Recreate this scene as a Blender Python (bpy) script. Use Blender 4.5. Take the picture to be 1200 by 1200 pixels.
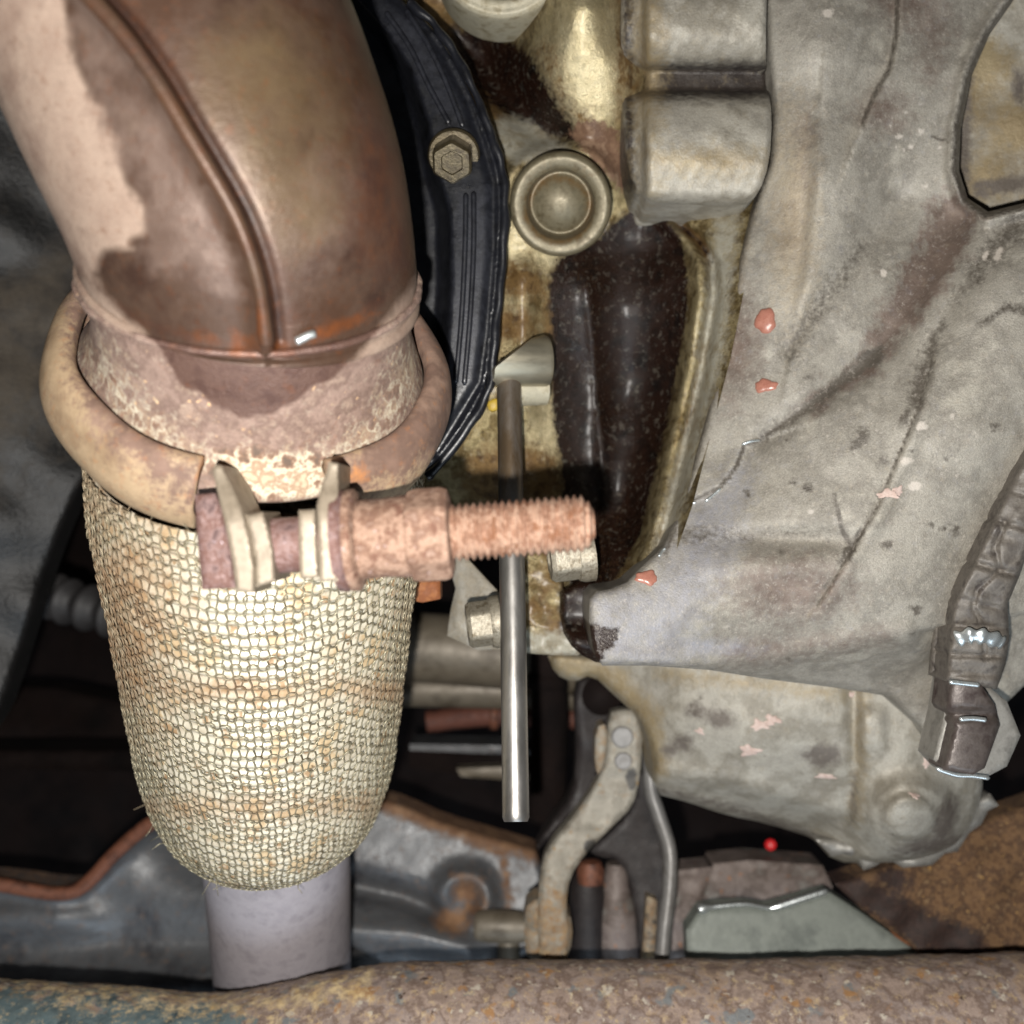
import bpy, math, random
import numpy as np
from mathutils import Vector, Matrix, noise as mnoise
from mathutils.bvhtree import BVHTree
from mathutils.geometry import delaunay_2d_cdt

random.seed(7); rng = np.random.default_rng(7)
for o in list(bpy.data.objects): bpy.data.objects.remove(o)
scene = bpy.context.scene
COL = scene.collection
F = 1287.0                                   # focal length in photo pixels (50 degree square view)

# ------------------------------------------------------------------ camera, world, light
cam_d = bpy.data.cameras.new('camera'); cam = bpy.data.objects.new('camera', cam_d); COL.objects.link(cam)
cam.location = (0, 0, 0); cam.rotation_euler = (math.radians(90), 0, 0)
cam_d.sensor_width = 36; cam_d.lens = 36 * F / 1200
cam_d.clip_start = 0.005; cam_d.clip_end = 20
cam_d.dof.use_dof = True; cam_d.dof.focus_distance = 0.288; cam_d.dof.aperture_fstop = 10.5
scene.camera = cam

world = bpy.data.worlds.new('World'); scene.world = world; world.use_nodes = True
world.node_tree.nodes['Background'].inputs[0].default_value = (0.95, 0.97, 1.0, 1)
world.node_tree.nodes['Background'].inputs[1].default_value = 0.007

ld = bpy.data.lights.new('phone_flash', 'POINT'); ld.energy = 5.0; ld.shadow_soft_size = 0.0028
ld.color = (1.0, 0.965, 0.91)
flash = bpy.data.objects.new('phone_flash', ld); COL.objects.link(flash)
flash.location = (-0.011, -0.004, -0.021)

ad = bpy.data.lights.new('workshop_light', 'AREA'); ad.energy = 3.4; ad.shape = 'RECTANGLE'
ad.size = 0.9; ad.size_y = 0.5; ad.color = (0.72, 0.86, 1.0)
area = bpy.data.objects.new('workshop_light', ad); COL.objects.link(area)
area.location = (0.15, -0.35, -0.75)
area.rotation_euler = (Vector((0.02, 0.36, -0.08)) - area.location).to_track_quat('-Z', 'Y').to_euler()

vs = scene.view_settings
vs.view_transform = 'Standard'; vs.look = 'None'; vs.gamma = 1; vs.exposure = 0.6
try: vs.use_curve_mapping = False
except Exception: pass

# ------------------------------------------------------------------ small maths
def P(px, py, d):
    return np.stack([(np.asarray(px, float) - 600) / F * d, np.asarray(d, float) + 0 * np.asarray(px, float),
                     (600 - np.asarray(py, float)) / F * d], -1)
def PV(px, py, d): return Vector(P(px, py, d).tolist())
def proj(V):
    V = np.asarray(V, float)
    y = np.maximum(V[..., 1], 1e-4)
    return 600 + F * V[..., 0] / y, 600 - F * V[..., 2] / y
def sstep(a, b, x):
    t = np.clip((x - a) / (b - a), 0, 1); return t * t * (3 - 2 * t)
def seg_dist(X, Y, pts, closed=False):
    """distance to a polyline, signed side of nearest segment, position along it 0..1"""
    pts = [tuple(p) for p in pts]
    if closed: pts = pts + [pts[0]]
    best = np.full(np.shape(X), 1e9); side = np.zeros(np.shape(X)); along = np.zeros(np.shape(X))
    n = len(pts) - 1
    for i in range(n):
        (ax, ay), (bx, by) = pts[i], pts[i + 1]
        dx, dy = bx - ax, by - ay; L2 = dx * dx + dy * dy + 1e-12
        t = np.clip(((X - ax) * dx + (Y - ay) * dy) / L2, 0, 1)
        d = np.hypot(X - ax - t * dx, Y - ay - t * dy)
        s = (X - ax) * dy - (Y - ay) * dx
        m = d < best
        best = np.where(m, d, best); side = np.where(m, np.sign(s), side); along = np.where(m, (i + t) / n, along)
    return best, side, along
def inside(X, Y, poly):
    r = np.zeros(np.shape(X), bool); n = len(poly)
    for i in range(n):
        (x1, y1), (x2, y2) = poly[i], poly[(i + 1) % n]
        if y1 == y2: continue
        c = ((y1 > Y) != (y2 > Y)) & (X < (x2 - x1) * (Y - y1) / (y2 - y1) + x1)
        r ^= c
    return r
def smooth_poly(pts, it=2, closed=True):
    pts = [np.array(p, float) for p in pts]
    for _ in range(it):
        q = []; n = len(pts)
        for i in range(n if closed else n - 1):
            a, b = pts[i], pts[(i + 1) % n]
            q += [a * .75 + b * .25, a * .25 + b * .75]
        if not closed: q = [pts[0]] + q + [pts[-1]]
        pts = q
    return [tuple(p) for p in pts]
def poly_mask(poly, soft=4):
    def f(X, Y):
        d, _, _ = seg_dist(X, Y, poly, True)
        sd = np.where(inside(X, Y, poly), -d, d)
        return np.clip(0.5 - sd / (2 * soft), 0, 1)
    return f
def line_mask(pts, w0, w1=None, soft=3, k=1.0):
    w1 = w0 if w1 is None else w1
    def f(X, Y):
        d, _, a = seg_dist(X, Y, pts)
        w = w0 + (w1 - w0) * a
        return k * np.clip(0.5 - (d - w) / (2 * soft), 0, 1)
    return f
def spots_mask(lst, soft=2.5):
    def f(X, Y):
        r = np.zeros(np.shape(X))
        for (x, y, rx, ry, ang) in lst:
            c, s = math.cos(ang), math.sin(ang)
            u = ((X - x) * c + (Y - y) * s) / rx; v = (-(X - x) * s + (Y - y) * c) / ry
            r = np.maximum(r, np.clip(0.5 - (np.hypot(u, v) - 1) * min(rx, ry) / (2 * soft), 0, 1))
        return r
    return f
def rag(fn, amp=4, size=10, seed=0):
    return lambda X, Y: fn(X + amp * wob(X, Y, size, seed) + .6 * amp * wob(X, Y, size * .35, seed + 1), Y + amp * wob(X, Y, size * 1.1, seed + 2))
def union(*fs):
    def f(X, Y):
        r = np.zeros(np.shape(X))
        for g in fs: r = np.maximum(r, g(X, Y))
        return r
    return f
def tps(ctrl, reg=1e-3):
    c = np.array(ctrl, float); n = len(c); S = 400.0
    xy = c[:, :2] / S
    def U(r2): return np.where(r2 > 1e-12, r2 * np.log(r2 + 1e-20), 0)
    K = U(((xy[:, None] - xy[None]) ** 2).sum(-1)) + np.eye(n) * reg
    Pm = np.hstack([np.ones((n, 1)), xy]); A = np.zeros((n + 3, n + 3))
    A[:n, :n] = K; A[:n, n:] = Pm; A[n:, :n] = Pm.T
    w = np.linalg.solve(A, np.concatenate([c[:, 2], np.zeros(3)]))
    def f(X, Y):
        x = np.asarray(X, float) / S; y = np.asarray(Y, float) / S; r = w[n] + w[n + 1] * x + w[n + 2] * y
        for i in range(n): r = r + w[i] * U((x - xy[i, 0]) ** 2 + (y - xy[i, 1]) ** 2)
        return r
    return f
_wn = [(rng.normal(size=2), rng.uniform(0, 6.28)) for _ in range(60)]
def wob(X, Y, size, seed=0):
    r = 0
    for k in range(7):
        (d, ph) = _wn[(seed * 7 + k) % 60]
        r = r + np.sin((X * d[0] + Y * d[1]) * 2.2 / size + ph)
    return r / 3.0

# ------------------------------------------------------------------ objects
def thing(name, label, cat, loc, group=None):
    o = bpy.data.objects.new(name, None); COL.objects.link(o)
    o.location = tuple(loc); o.empty_display_size = 0.01
    o['label'] = label; o['category'] = cat
    if group: o['group'] = group
    return o
def mesh(name, V, faces, m, parent=None, smooth=True, attrs=None, label=None, cat=None, kind=None, group=None, sharp=None):
    V = np.asarray(V, float)
    off = np.zeros(3)
    q = parent
    while q is not None:
        off = off + np.array(q.location); q = q.parent
    if parent is None: off = V.mean(0)
    me = bpy.data.meshes.new(name)
    me.from_pydata((V - off).tolist(), [], [tuple(int(i) for i in f) for f in faces]); me.update()
    if smooth: me.polygons.foreach_set('use_smooth', [True] * len(me.polygons))
    if sharp:
        try: me.set_sharp_from_angle(angle=math.radians(sharp))
        except Exception: pass
    me.materials.append(m)
    if attrs:
        for k, a in attrs.items():
            at = me.attributes.new(k, 'FLOAT', 'POINT'); at.data.foreach_set('value', np.asarray(a, np.float32))
    o = bpy.data.objects.new(name, me); COL.objects.link(o)
    if parent is not None: o.parent = parent
    else: o.location = tuple(off)
    if label: o['label'] = label
    if cat: o['category'] = cat
    if kind: o['kind'] = kind
    if group: o['group'] = group
    return o
def relief(name, poly, dfn, m, parent=None, step=5, thick=0.01, bev=0, bevd=0.0, attrs=None, ctr=None, **kw):
    """a solid casting or plate: outline in photo pixels, every point with its own distance, extruded back to real thickness"""
    pts = [np.array(p, float) for p in poly]; B = []
    n = len(pts)
    for i in range(n):
        a, b = pts[i], pts[(i + 1) % n]; k = max(1, int(round(np.linalg.norm(b - a) / step)))
        for j in range(k): B.append(a + (b - a) * j / k)
    B = np.array(B); nb = len(B)
    x0, y0 = B.min(0); x1, y1 = B.max(0)
    gx, gy = np.meshgrid(np.arange(x0 + step * .5, x1, step), np.arange(y0 + step * .5, y1, step))
    gx = gx.ravel() + rng.uniform(-.2, .2, gx.size) * step; gy = gy.ravel() + rng.uniform(-.2, .2, gy.size) * step
    d, _, _ = seg_dist(gx, gy, [tuple(p) for p in pts], True)
    k = inside(gx, gy, [tuple(p) for p in pts]) & (d > step * .55)
    G = np.stack([gx[k], gy[k]], -1)
    allp = np.vstack([B, G])
    r = delaunay_2d_cdt([Vector(p) for p in allp.tolist()], [], [list(range(nb))], 1, 1e-5)
    vo = np.array([tuple(v) for v in r[0]]); tris = [tuple(f) for f in r[2]]
    X, Y = vo[:, 0], vo[:, 1]
    D = dfn(X, Y) if callable(dfn) else np.full(len(X), float(dfn))
    if bev > 0:
        e, _, _ = seg_dist(X, Y, [tuple(p) for p in pts], True)
        t = 1 - np.clip(e / bev, 0, 1); D = D + bevd * (1 - np.sqrt(np.clip(1 - t * t, 0, 1)))
    V = P(X, Y, D)
    # outward orientation: towards -Y
    fs = []
    for f in tris:
        a, b, c = V[f[0]], V[f[1]], V[f[2]]
        nrm = np.cross(b - a, c - a); ctrp = (a + b + c) / 3
        fs.append(f if np.dot(nrm, ctrp) < 0 else (f[0], f[2], f[1]))
    cnt = {}
    for f in fs:
        for i in range(3):
            e = (f[i], f[(i + 1) % 3]); cnt[e] = cnt.get(e, 0) + 1
    bd = [e for e in cnt if (e[1], e[0]) not in cnt]
    nv = len(V); idx = sorted({v for e in bd for v in e}); mp = {v: nv + i for i, v in enumerate(idx)}
    mp2 = {v: nv + len(idx) + i for i, v in enumerate(idx)}
    W = V[idx].copy(); W2 = V[idx].copy(); W2[:, 1] += thick
    Vall = np.vstack([V, W, W2])
    for (a, b) in bd: fs.append((mp[b], mp[a], mp2[a], mp2[b]))
    # closed back: the same outline set back by the thickness
    nb0 = len(Vall); Vk = V.copy(); Vk[:, 1] += thick + .0002
    if bev > 0: pass
    fs += [(f[0] + nb0, f[2] + nb0, f[1] + nb0) for f in fs[:len(tris)]]
    Vall = np.vstack([Vall, Vk])
    at = None
    if attrs:
        at = {}
        ax = np.concatenate([X, X[idx], X[idx], X]); ay = np.concatenate([Y, Y[idx], Y[idx], Y])
        for kname, fn in attrs.items(): at[kname] = fn(ax, ay)
    return mesh(name, Vall, fs, m, parent, attrs=at, **kw)
def frames(C):
    C = np.asarray(C, float); T = np.gradient(C, axis=0); T /= np.linalg.norm(T, axis=1)[:, None]
    ref = np.array([0., -1, 0])
    if abs(np.dot(ref, T[0])) > .9: ref = np.array([1., 0, 0])
    N = []; n = ref - T[0] * np.dot(ref, T[0]); n /= np.linalg.norm(n)
    for t in T:
        n = n - t * np.dot(n, t); n /= np.linalg.norm(n); N.append(n)
    N = np.array(N); Bn = np.cross(T, N)
    return T, N, Bn
def resample(C, n):
    """smooth (Catmull-Rom) resampling of centre points with any extra columns"""
    C = np.asarray(C, float); m = len(C); out = []
    for s in np.linspace(0, m - 1 - 1e-9, n):
        i = int(s); t = s - i
        p0, p1, p2, p3 = C[max(i - 1, 0)], C[i], C[min(i + 1, m - 1)], C[min(i + 2, m - 1)]
        out.append(.5 * ((2 * p1) + (-p0 + p2) * t + (2 * p0 - 5 * p1 + 4 * p2 - p3) * t * t + (-p0 + 3 * p1 - 3 * p2 + p3) * t ** 3))
    return np.array(out)
def sweep_geo(C, R, seg, cap=True, a0=0, a1=2 * math.pi, squash=None):
    C = np.asarray(C, float); n = len(C); T, N, Bn = frames(C)
    full = abs(a1 - a0 - 2 * math.pi) < 1e-6
    th = np.linspace(a0, a1, seg, endpoint=not full)
    R = np.asarray(R, float)
    if R.ndim < 2: R = np.repeat((np.zeros(n) + R)[:, None], seg, 1)
    s0, s1 = squash or (1, 1)
    V = C[:, None] + R[..., None] * (np.cos(th)[None, :, None] * N[:, None] * s0 + np.sin(th)[None, :, None] * Bn[:, None] * s1)
    V = V.reshape(-1, 3); fs = []
    for i in range(n - 1):
        for j in range(seg if full else seg - 1):
            k = (j + 1) % seg; fs.append((i * seg + j, i * seg + k, (i + 1) * seg + k, (i + 1) * seg + j))
    if cap and full:
        fs.append(tuple(range(seg - 1, -1, -1))); fs.append(tuple((n - 1) * seg + j for j in range(seg)))
    return V, fs
def tube(name, C, R, m, parent=None, seg=24, cap=True, attrs=None, squash=None, **kw):
    V, fs = sweep_geo(C, R, seg, cap, squash=squash)
    at = None
    if attrs:
        px, py = proj(V); at = {k: f(px, py) for k, f in attrs.items()}
    return mesh(name, V, fs, m, parent, attrs=at, **kw)
def lathe_geo(o, axis, prof, seg=48, up=None, rad=None, close=False):
    o = np.asarray(o, float); a = np.asarray(axis, float); a /= np.linalg.norm(a)
    up = np.array([0., -1, 0]) if up is None else np.asarray(up, float)
    if abs(np.dot(up, a)) > .95: up = np.array([0., 0, 1])
    n = up - a * np.dot(up, a); n /= np.linalg.norm(n); b = np.cross(a, n)
    th = np.arange(seg) * 2 * math.pi / seg
    rr = np.ones(seg) if rad is None else rad(th)
    V = []; fs = []
    for (t, r) in prof:
        V.append(o + a * t + (r * rr)[:, None] * (np.cos(th)[:, None] * n + np.sin(th)[:, None] * b))
    V = np.vstack(V); k = len(prof)
    for i in range(k - 1):
        for j in range(seg):
            q = (j + 1) % seg; fs.append((i * seg + j, i * seg + q, (i + 1) * seg + q, (i + 1) * seg + j))
    if prof[0][1] > 1e-6: fs.append(tuple(range(seg - 1, -1, -1)))
    if prof[-1][1] > 1e-6: fs.append(tuple((k - 1) * seg + j for j in range(seg)))
    return V, fs
def lathe(name, o, axis, prof, m, parent=None, seg=48, up=None, rad=None, attrs=None, **kw):
    V, fs = lathe_geo(o, axis, prof, seg, up, rad)
    at = None
    if attrs:
        px, py = proj(V); at = {k: f(px, py) for k, f in attrs.items()}
    kw.setdefault('sharp', 40)
    return mesh(name, V, fs, m, parent, attrs=at, **kw)
def hexrad(th):
    t = (th + math.pi / 6) % (math.pi / 3) - math.pi / 6
    return np.minimum(1 / np.cos(t) * .9, 1.0)
def bolt(parent, o, axis, rw, tw, rh, th_, m, mw=None, up=None, rot=None, names=('bolt_head', 'washer')):
    """hex head with chamfer on a flange washer; o is the underside, axis points away from the surface"""
    o = np.asarray(o, float); a = np.asarray(axis, float); a /= np.linalg.norm(a)
    lathe(names[1], o, a, [(0, rw * .55), (0, rw), (tw * .6, rw), (tw, rw * .93), (tw, rw * .5)], mw or m, parent, 40)
    lathe(names[0], o + a * tw, a, [(0, rh), (th_ * .85, rh), (th_, rh * .88), (th_, rh * .55), (th_ * .93, rh * .5), (th_ * .93, 0.00001)], m, parent, 72, up=up, rad=hexrad, sharp=25)
def surf_hit(obj, px, py):
    me = obj.data; dg = [v.co for v in me.vertices]
    off = Vector((0, 0, 0)); q = obj
    while q is not None: off += q.location; q = q.parent
    if 'bvh' not in _cache.setdefault(obj.name, {}):
        _cache[obj.name]['bvh'] = BVHTree.FromPolygons([v + off for v in dg], [tuple(p.vertices) for p in me.polygons])
    d = PV(px, py, 1.0).normalized()
    h = _cache[obj.name]['bvh'].ray_cast(Vector((0, 0, 0)), d)
    return h[0], h[1]
_cache = {}

# ------------------------------------------------------------------ materials
def lin(c):
    r = []
    for v in c[:3]:
        v = v / 255.0
        r.append(v / 12.92 if v <= .04045 else ((v + .055) / 1.055) ** 2.4)
    return (*r, 1)
def mat(name, cols, size=8, rough=.6, metal=0.0, bump=(1.0, .15), grain=(0.6, .15), specks=(), layers=(), spread=(.33, .67),
        rough_var=.12, stretch=None, bump2=None, coat=0.0, spec=0.5, detail=6):
    """cols: sRGB tones blended by noise of `size` mm; layers: (attribute, tones, rough, metal, breakup size, breakup amount)"""
    m = bpy.data.materials.new(name); m.use_nodes = True
    nt = m.node_tree; N = nt.nodes; L = nt.links; bsdf = N['Principled BSDF']
    geo = N.new('ShaderNodeNewGeometry'); mm = N.new('ShaderNodeVectorMath'); mm.operation = 'MULTIPLY'
    s = stretch or (1, 1, 1)
    mm.inputs[1].default_value = (1000 * s[0], 1000 * s[1], 1000 * s[2]); L.new(geo.outputs['Position'], mm.inputs[0])
    co = mm.outputs[0]
    def noise(sz, det=4, rgh=.6, off=0.0, dist=0.0):
        n = N.new('ShaderNodeTexNoise'); n.inputs['Scale'].default_value = 1.0 / sz
        n.inputs['Detail'].default_value = det; n.inputs['Roughness'].default_value = rgh; n.inputs['Distortion'].default_value = dist
        if off:
            a = N.new('ShaderNodeVectorMath'); a.operation = 'ADD'; a.inputs[1].default_value = (off, off * 1.7, off * .6)
            L.new(co, a.inputs[0]); L.new(a.outputs[0], n.inputs['Vector'])
        else: L.new(co, n.inputs['Vector'])
        return n.outputs['Fac']
    def ramp(fac, tones, lo, hi):
        r = N.new('ShaderNodeValToRGB'); e = r.color_ramp.elements; k = len(tones)
        e[0].position = lo; e[0].color = lin(tones[0]); e[1].position = hi; e[1].color = lin(tones[-1])
        for i in range(1, k - 1):
            q = e.new(lo + (hi - lo) * i / (k - 1)); q.color = lin(tones[i])
        L.new(fac, r.inputs[0]); return r.outputs[0]
    def math_(op, a, b, clamp=False):
        q = N.new('ShaderNodeMath'); q.operation = op; q.use_clamp = clamp
        for i, v in enumerate((a, b)):
            if isinstance(v, (int, float)): q.inputs[i].default_value = v
            else: L.new(v, q.inputs[i])
        return q.outputs[0]
    def mixc(f, a, b):
        q = N.new('ShaderNodeMix'); q.data_type = 'RGBA'
        L.new(f, q.inputs[0])
        for v, i in ((a, 6), (b, 7)):
            if isinstance(v, tuple): q.inputs[i].default_value = v
            else: L.new(v, q.inputs[i])
        return q.outputs[2]
    def mixf(f, a, b):
        q = N.new('ShaderNodeMix'); q.data_type = 'FLOAT'; L.new(f, q.inputs[0])
        for v, i in ((a, 2), (b, 3)):
            if isinstance(v, (int, float)): q.inputs[i].default_value = v
            else: L.new(v, q.inputs[i])
        return q.outputs[0]
    col = ramp(noise(size, 5, .62), cols, *spread)
    rg = math_('ADD', math_('MULTIPLY', math_('SUBTRACT', noise(size * .5, 4, .6, 31), .5), rough_var * 4), rough, True)
    mt = metal
    if grain[1] > 0:
        g = noise(grain[0], 4, .7, 11)
        gv = math_('ADD', math_('MULTIPLY', math_('SUBTRACT', g, .5), grain[1] * 4), 1.0)
        q = N.new('ShaderNodeVectorMath'); q.operation = 'SCALE'; L.new(col, q.inputs[0]); L.new(gv, q.inputs['Scale'])
        col = q.outputs[0]
    for i, (sz, thr, c, r_) in enumerate(specks):
        n = noise(sz, 3, .55, 57 + 13 * i)
        f = math_('MULTIPLY', math_('SUBTRACT', n, thr), 14.0, True)
        col = mixc(f, col, lin(c)); rg = mixf(f, rg, r_)
    for i, (an, tones, r_, m_, bs, ba, *shp) in enumerate(layers):
        at = N.new('ShaderNodeAttribute'); at.attribute_name = an
        n1 = math_('MULTIPLY', math_('SUBTRACT', noise(bs, 5, .72, 91 + 17 * i), .5), ba * 1.9)
        f = math_('MULTIPLY', math_('ADD', math_('SUBTRACT', at.outputs['Fac'], .35 if not shp else .12), n1), 3.3 if not shp else shp[0], True)
        tc = ramp(noise(size * .8, 4, .6, 23 + 7 * i), tones, .35, .65) if len(tones) > 1 else lin(tones[0])
        col = mixc(f, col, tc)
        rg = mixf(f, rg, r_); mt = mixf(f, mt, m_)
    L.new(col, bsdf.inputs['Base Color']); L.new(rg, bsdf.inputs['Roughness'])
    if isinstance(mt, (int, float)): bsdf.inputs['Metallic'].default_value = mt
    else: L.new(mt, bsdf.inputs['Metallic'])
    bsdf.inputs['Specular IOR Level'].default_value = spec
    if coat: bsdf.inputs['Coat Weight'].default_value = coat; bsdf.inputs['Coat Roughness'].default_value = .3
    prev = None
    for (sz, dist) in [b for b in (bump, bump2) if b]:
        b = N.new('ShaderNodeBump'); b.inputs['Strength'].default_value = 1.0; b.inputs['Distance'].default_value = dist / 1000.0
        L.new(noise(sz, 5, .65, 5 + sz), b.inputs['Height'])
        if prev: L.new(prev, b.inputs['Normal'])
        prev = b.outputs[0]
    if prev: L.new(prev, bsdf.inputs['Normal'])
    return m

M = {}
M['elbow'] = mat('dusty_heat_scaled_steel', [(131, 111, 98), (143, 124, 110), (121, 101, 89)], 18, .75, .0, (1.2, .10), (.5, .2), spec=.35,
    layers=[('wet', [(58, 42, 35), (76, 59, 49), (66, 47, 36)], .40, .25, 4, .35, 1.5),
            ('mauve', [(86, 69, 60), (100, 83, 74), (74, 57, 48)], .45, .25, 5, .8, 1.2),
            ('olive', [(88, 72, 50), (98, 82, 58)], .42, .25, 14, .6, 1.1),
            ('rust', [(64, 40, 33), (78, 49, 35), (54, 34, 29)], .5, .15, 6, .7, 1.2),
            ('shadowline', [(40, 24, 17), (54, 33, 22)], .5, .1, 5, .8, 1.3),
            ('orange', [(112, 62, 30), (84, 50, 30)], .35, .2, 2, 1.4, .8)], bump2=(9, .2))
M['sleeve'] = mat('pitted_rusty_sleeve', [(122, 101, 91), (137, 115, 104), (110, 89, 80), (145, 124, 110)], 6, .8, 0, (.9, .25), (.6, .2),
    specks=[(2.2, .66, (205, 170, 130), .8), (1.6, .7, (84, 70, 62), .8)],
    layers=[('crust', [(178, 164, 140), (148, 122, 100), (198, 189, 168), (128, 100, 82), (96, 82, 72)], .9, 0, 2.0, 1.2, 1.4),
            ('wet', [(84, 62, 55), (100, 77, 68), (90, 68, 60)], .4, .3, 4, .3),
            ('orange', [(150, 84, 36), (110, 64, 36)], .35, .2, 4, .8, 1.3)])
M['band'] = mat('heat_tinted_cream_clamp', [(160, 137, 109), (174, 150, 121), (148, 124, 99)], 12, .5, .15, (3, .12), (.7, .10),
    specks=[(3.2, .68, (122, 106, 98), .6)],
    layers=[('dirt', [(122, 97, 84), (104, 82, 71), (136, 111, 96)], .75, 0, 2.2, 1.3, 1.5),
            ('orange', [(170, 116, 70), (150, 96, 60)], .75, 0, 2.5, 1.2, 1.4)])
M['ear'] = mat('bare_grey_beige_clamp_ear', [(126, 115, 100), (140, 128, 112), (112, 101, 86)], 5, .5, .25, (3, .05), (.8, .04))
M['darkrust'] = mat('dark_purple_rust', [(88, 68, 66), (128, 104, 100), (104, 74, 66), (140, 116, 112)], 3, .6, .2, (1.2, .35), (.5, .2), specks=[(1.3, .68, (176, 160, 166), .3)])
M['rust'] = mat('pale_orange_rust', [(150, 116, 96), (166, 136, 116), (128, 92, 72), (156, 122, 102)], 3, .85, 0, (.6, .35), (.45, .28), specks=[(3.5, .58, (126, 86, 62), .9), (1.4, .64, (98, 64, 46), .9)])
M['nut'] = mat('flaking_pink_rust_nut', [(130, 101, 84), (154, 126, 108), (108, 78, 62), (144, 120, 106)], 3, .8, .05, (.8, .4), (.45, .24), specks=[(3.5, .60, (104, 72, 58), .85), (2, .66, (170, 150, 148), .5)])
M['braid_body'] = mat('cream_corrugated_liner', [(186, 180, 163), (198, 192, 175), (170, 161, 143)], 9, .4, .15, (2, .06), (.6, .08),
    specks=[(9, .55, (178, 158, 126), .6), (4.5, .59, (150, 124, 94), .6), (2.2, .64, (122, 100, 74), .7)],
    layers=[('stain', [(158, 132, 100), (142, 114, 84), (174, 148, 116)], .7, 0, 5, 1.4, .9)])
M['wire'] = mat('dull_knitted_wire', [(142, 135, 114), (170, 162, 138), (118, 109, 88)], 6, .4, .5, (1.0, .03), (.6, .14),
    layers=[('stain', [(128, 104, 78), (108, 86, 64)], .7, .1, 5, 1.4, .9)])
M['lowpipe'] = mat('matt_mauve_grey_pipe', [(158, 152, 158), (168, 162, 167), (148, 142, 148)], 6, .6, .15, (.7, .08), (.5, .07))
M['black'] = mat('oily_black_pressed_steel', [(15, 15, 18), (23, 24, 29), (11, 11, 13)], 7, .36, .0, (.9, .06), (.5, .25), bump2=(8, .10), coat=.1,
    layers=[('worn', [(38, 39, 45), (48, 49, 55), (28, 29, 34)], .36, .25, 2, 1.0, 1.2)])
M['oilbolt'] = mat('oil_tarnished_bolt', [(62, 54, 40), (84, 75, 56), (46, 38, 27)], 4, .38, .55, (.8, .12), (.5, .18))
M['block'] = mat('golden_oily_cast_aluminium', [(122, 108, 76), (160, 145, 108), (94, 78, 48), (138, 122, 86)], 7, .36, .7, (.5, .38), (.45, .34), bump2=(3, .25), spec=.22, coat=.22,
    specks=[(1.8, .70, (100, 76, 46), .5)],
    layers=[('painted_highlight', [(206, 190, 150), (222, 208, 170)], .34, .8, 3, .9, 1.2),
            ('brown', [(88, 66, 38), (112, 88, 54), (72, 52, 30)], .45, .2, 3, 1.0, 1.5),
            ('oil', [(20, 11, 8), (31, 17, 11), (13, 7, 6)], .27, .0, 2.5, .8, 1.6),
            ('grey', [(146, 142, 130), (160, 156, 142), (136, 128, 110)], .6, .25, 2, 1.0, 1.1),
            ('crud', [(122, 96, 76), (94, 70, 54), (134, 110, 90)], .9, 0, 1.5, 1.2)])
M['plug'] = mat('grey_brass_core_plug', [(92, 85, 67), (108, 100, 80), (78, 69, 50)], 4, .5, .35, (1.5, .06), (.4, .12), layers=[('brown', [(84, 64, 36), (96, 74, 44)], .45, .2, 2, 1.0, 1.2)])
M['boss'] = mat('dull_grey_boss', [(146, 140, 122), (164, 157, 137), (126, 116, 92)], 5, .55, .2, (.7, .12), (.5, .12))
M['box'] = mat('warm_grey_cast_gearbox', [(133, 128, 119), (145, 140, 130), (121, 116, 107), (151, 146, 135)], 16, .58, .1, (.55, .22), (.4, .32), bump2=(4, .15),
    specks=[(1.2, .75, (196, 190, 178), .6), (2.2, .74, (104, 98, 90), .6)],
    layers=[('brown', [(106, 91, 82), (93, 80, 72), (118, 104, 95)], .55, .1, 3.0, 1.0, 1.1),
            ('gold', [(160, 147, 124), (174, 160, 138), (140, 125, 102)], .5, .3, 2, 1.0, .8),
            ('blue', [(126, 126, 132), (140, 140, 147), (112, 111, 117)], .5, .15, 3, .9, 1.0),
            ('dark', [(74, 68, 61), (90, 84, 76)], .45, .1, 1.4, 1.1, 1.4),
            ('oil', [(30, 18, 14), (40, 25, 18)], .3, .1, 2.5, .7),
            ('pale', [(172, 165, 156), (182, 173, 162)], .6, 0, 1.2, 1.2, 1.4)])
M['tail'] = mat('pale_grey_tail_casting', [(142, 137, 127), (156, 151, 140), (126, 120, 108), (149, 144, 134)], 18, .55, .15, (.8, .2), (.42, .2), bump2=(6, .4),
    specks=[(3.0, .70, (112, 106, 96), .6), (1.6, .74, (204, 196, 184), .6)],
    layers=[('recess_shade', [(40, 34, 31), (54, 47, 42)], .5, .1, 2.5, .8, 1.3), ('gold', [(146, 131, 102), (128, 112, 84)], .5, .3, 3, .9, 1.1), ('dark', [(84, 76, 69), (98, 90, 82)], .55, .1, 2.5, 1.1, 1.2)])
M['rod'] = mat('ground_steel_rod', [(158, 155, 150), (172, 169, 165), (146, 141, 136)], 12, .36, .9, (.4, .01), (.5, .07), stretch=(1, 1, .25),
    layers=[('painted_reflection', [(92, 76, 58), (108, 92, 72)], .42, .7, 6, .8, 1.0)])
M['rodhead'] = mat('machined_steel_head', [(164, 156, 136), (176, 168, 148)], 6, .4, .85, (.3, .02), (.4, .05), stretch=(.2, 1, 1))
M['steelbolt'] = mat('zinc_bolt_speckled', [(120, 112, 96), (150, 143, 128), (96, 86, 68)], 2.2, .45, .45, (.7, .18), (.4, .22))
M['hole'] = mat('black_oily_recess', [(10, 8, 8), (18, 14, 13)], 8, .4, 0, (1.5, .1), (.5, .2))
M['under'] = mat('dark_underbody', [(17, 11, 10), (25, 17, 15), (12, 8, 8)], 40, .9, 0, (8, .5), (2, .2), spec=.15)
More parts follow.
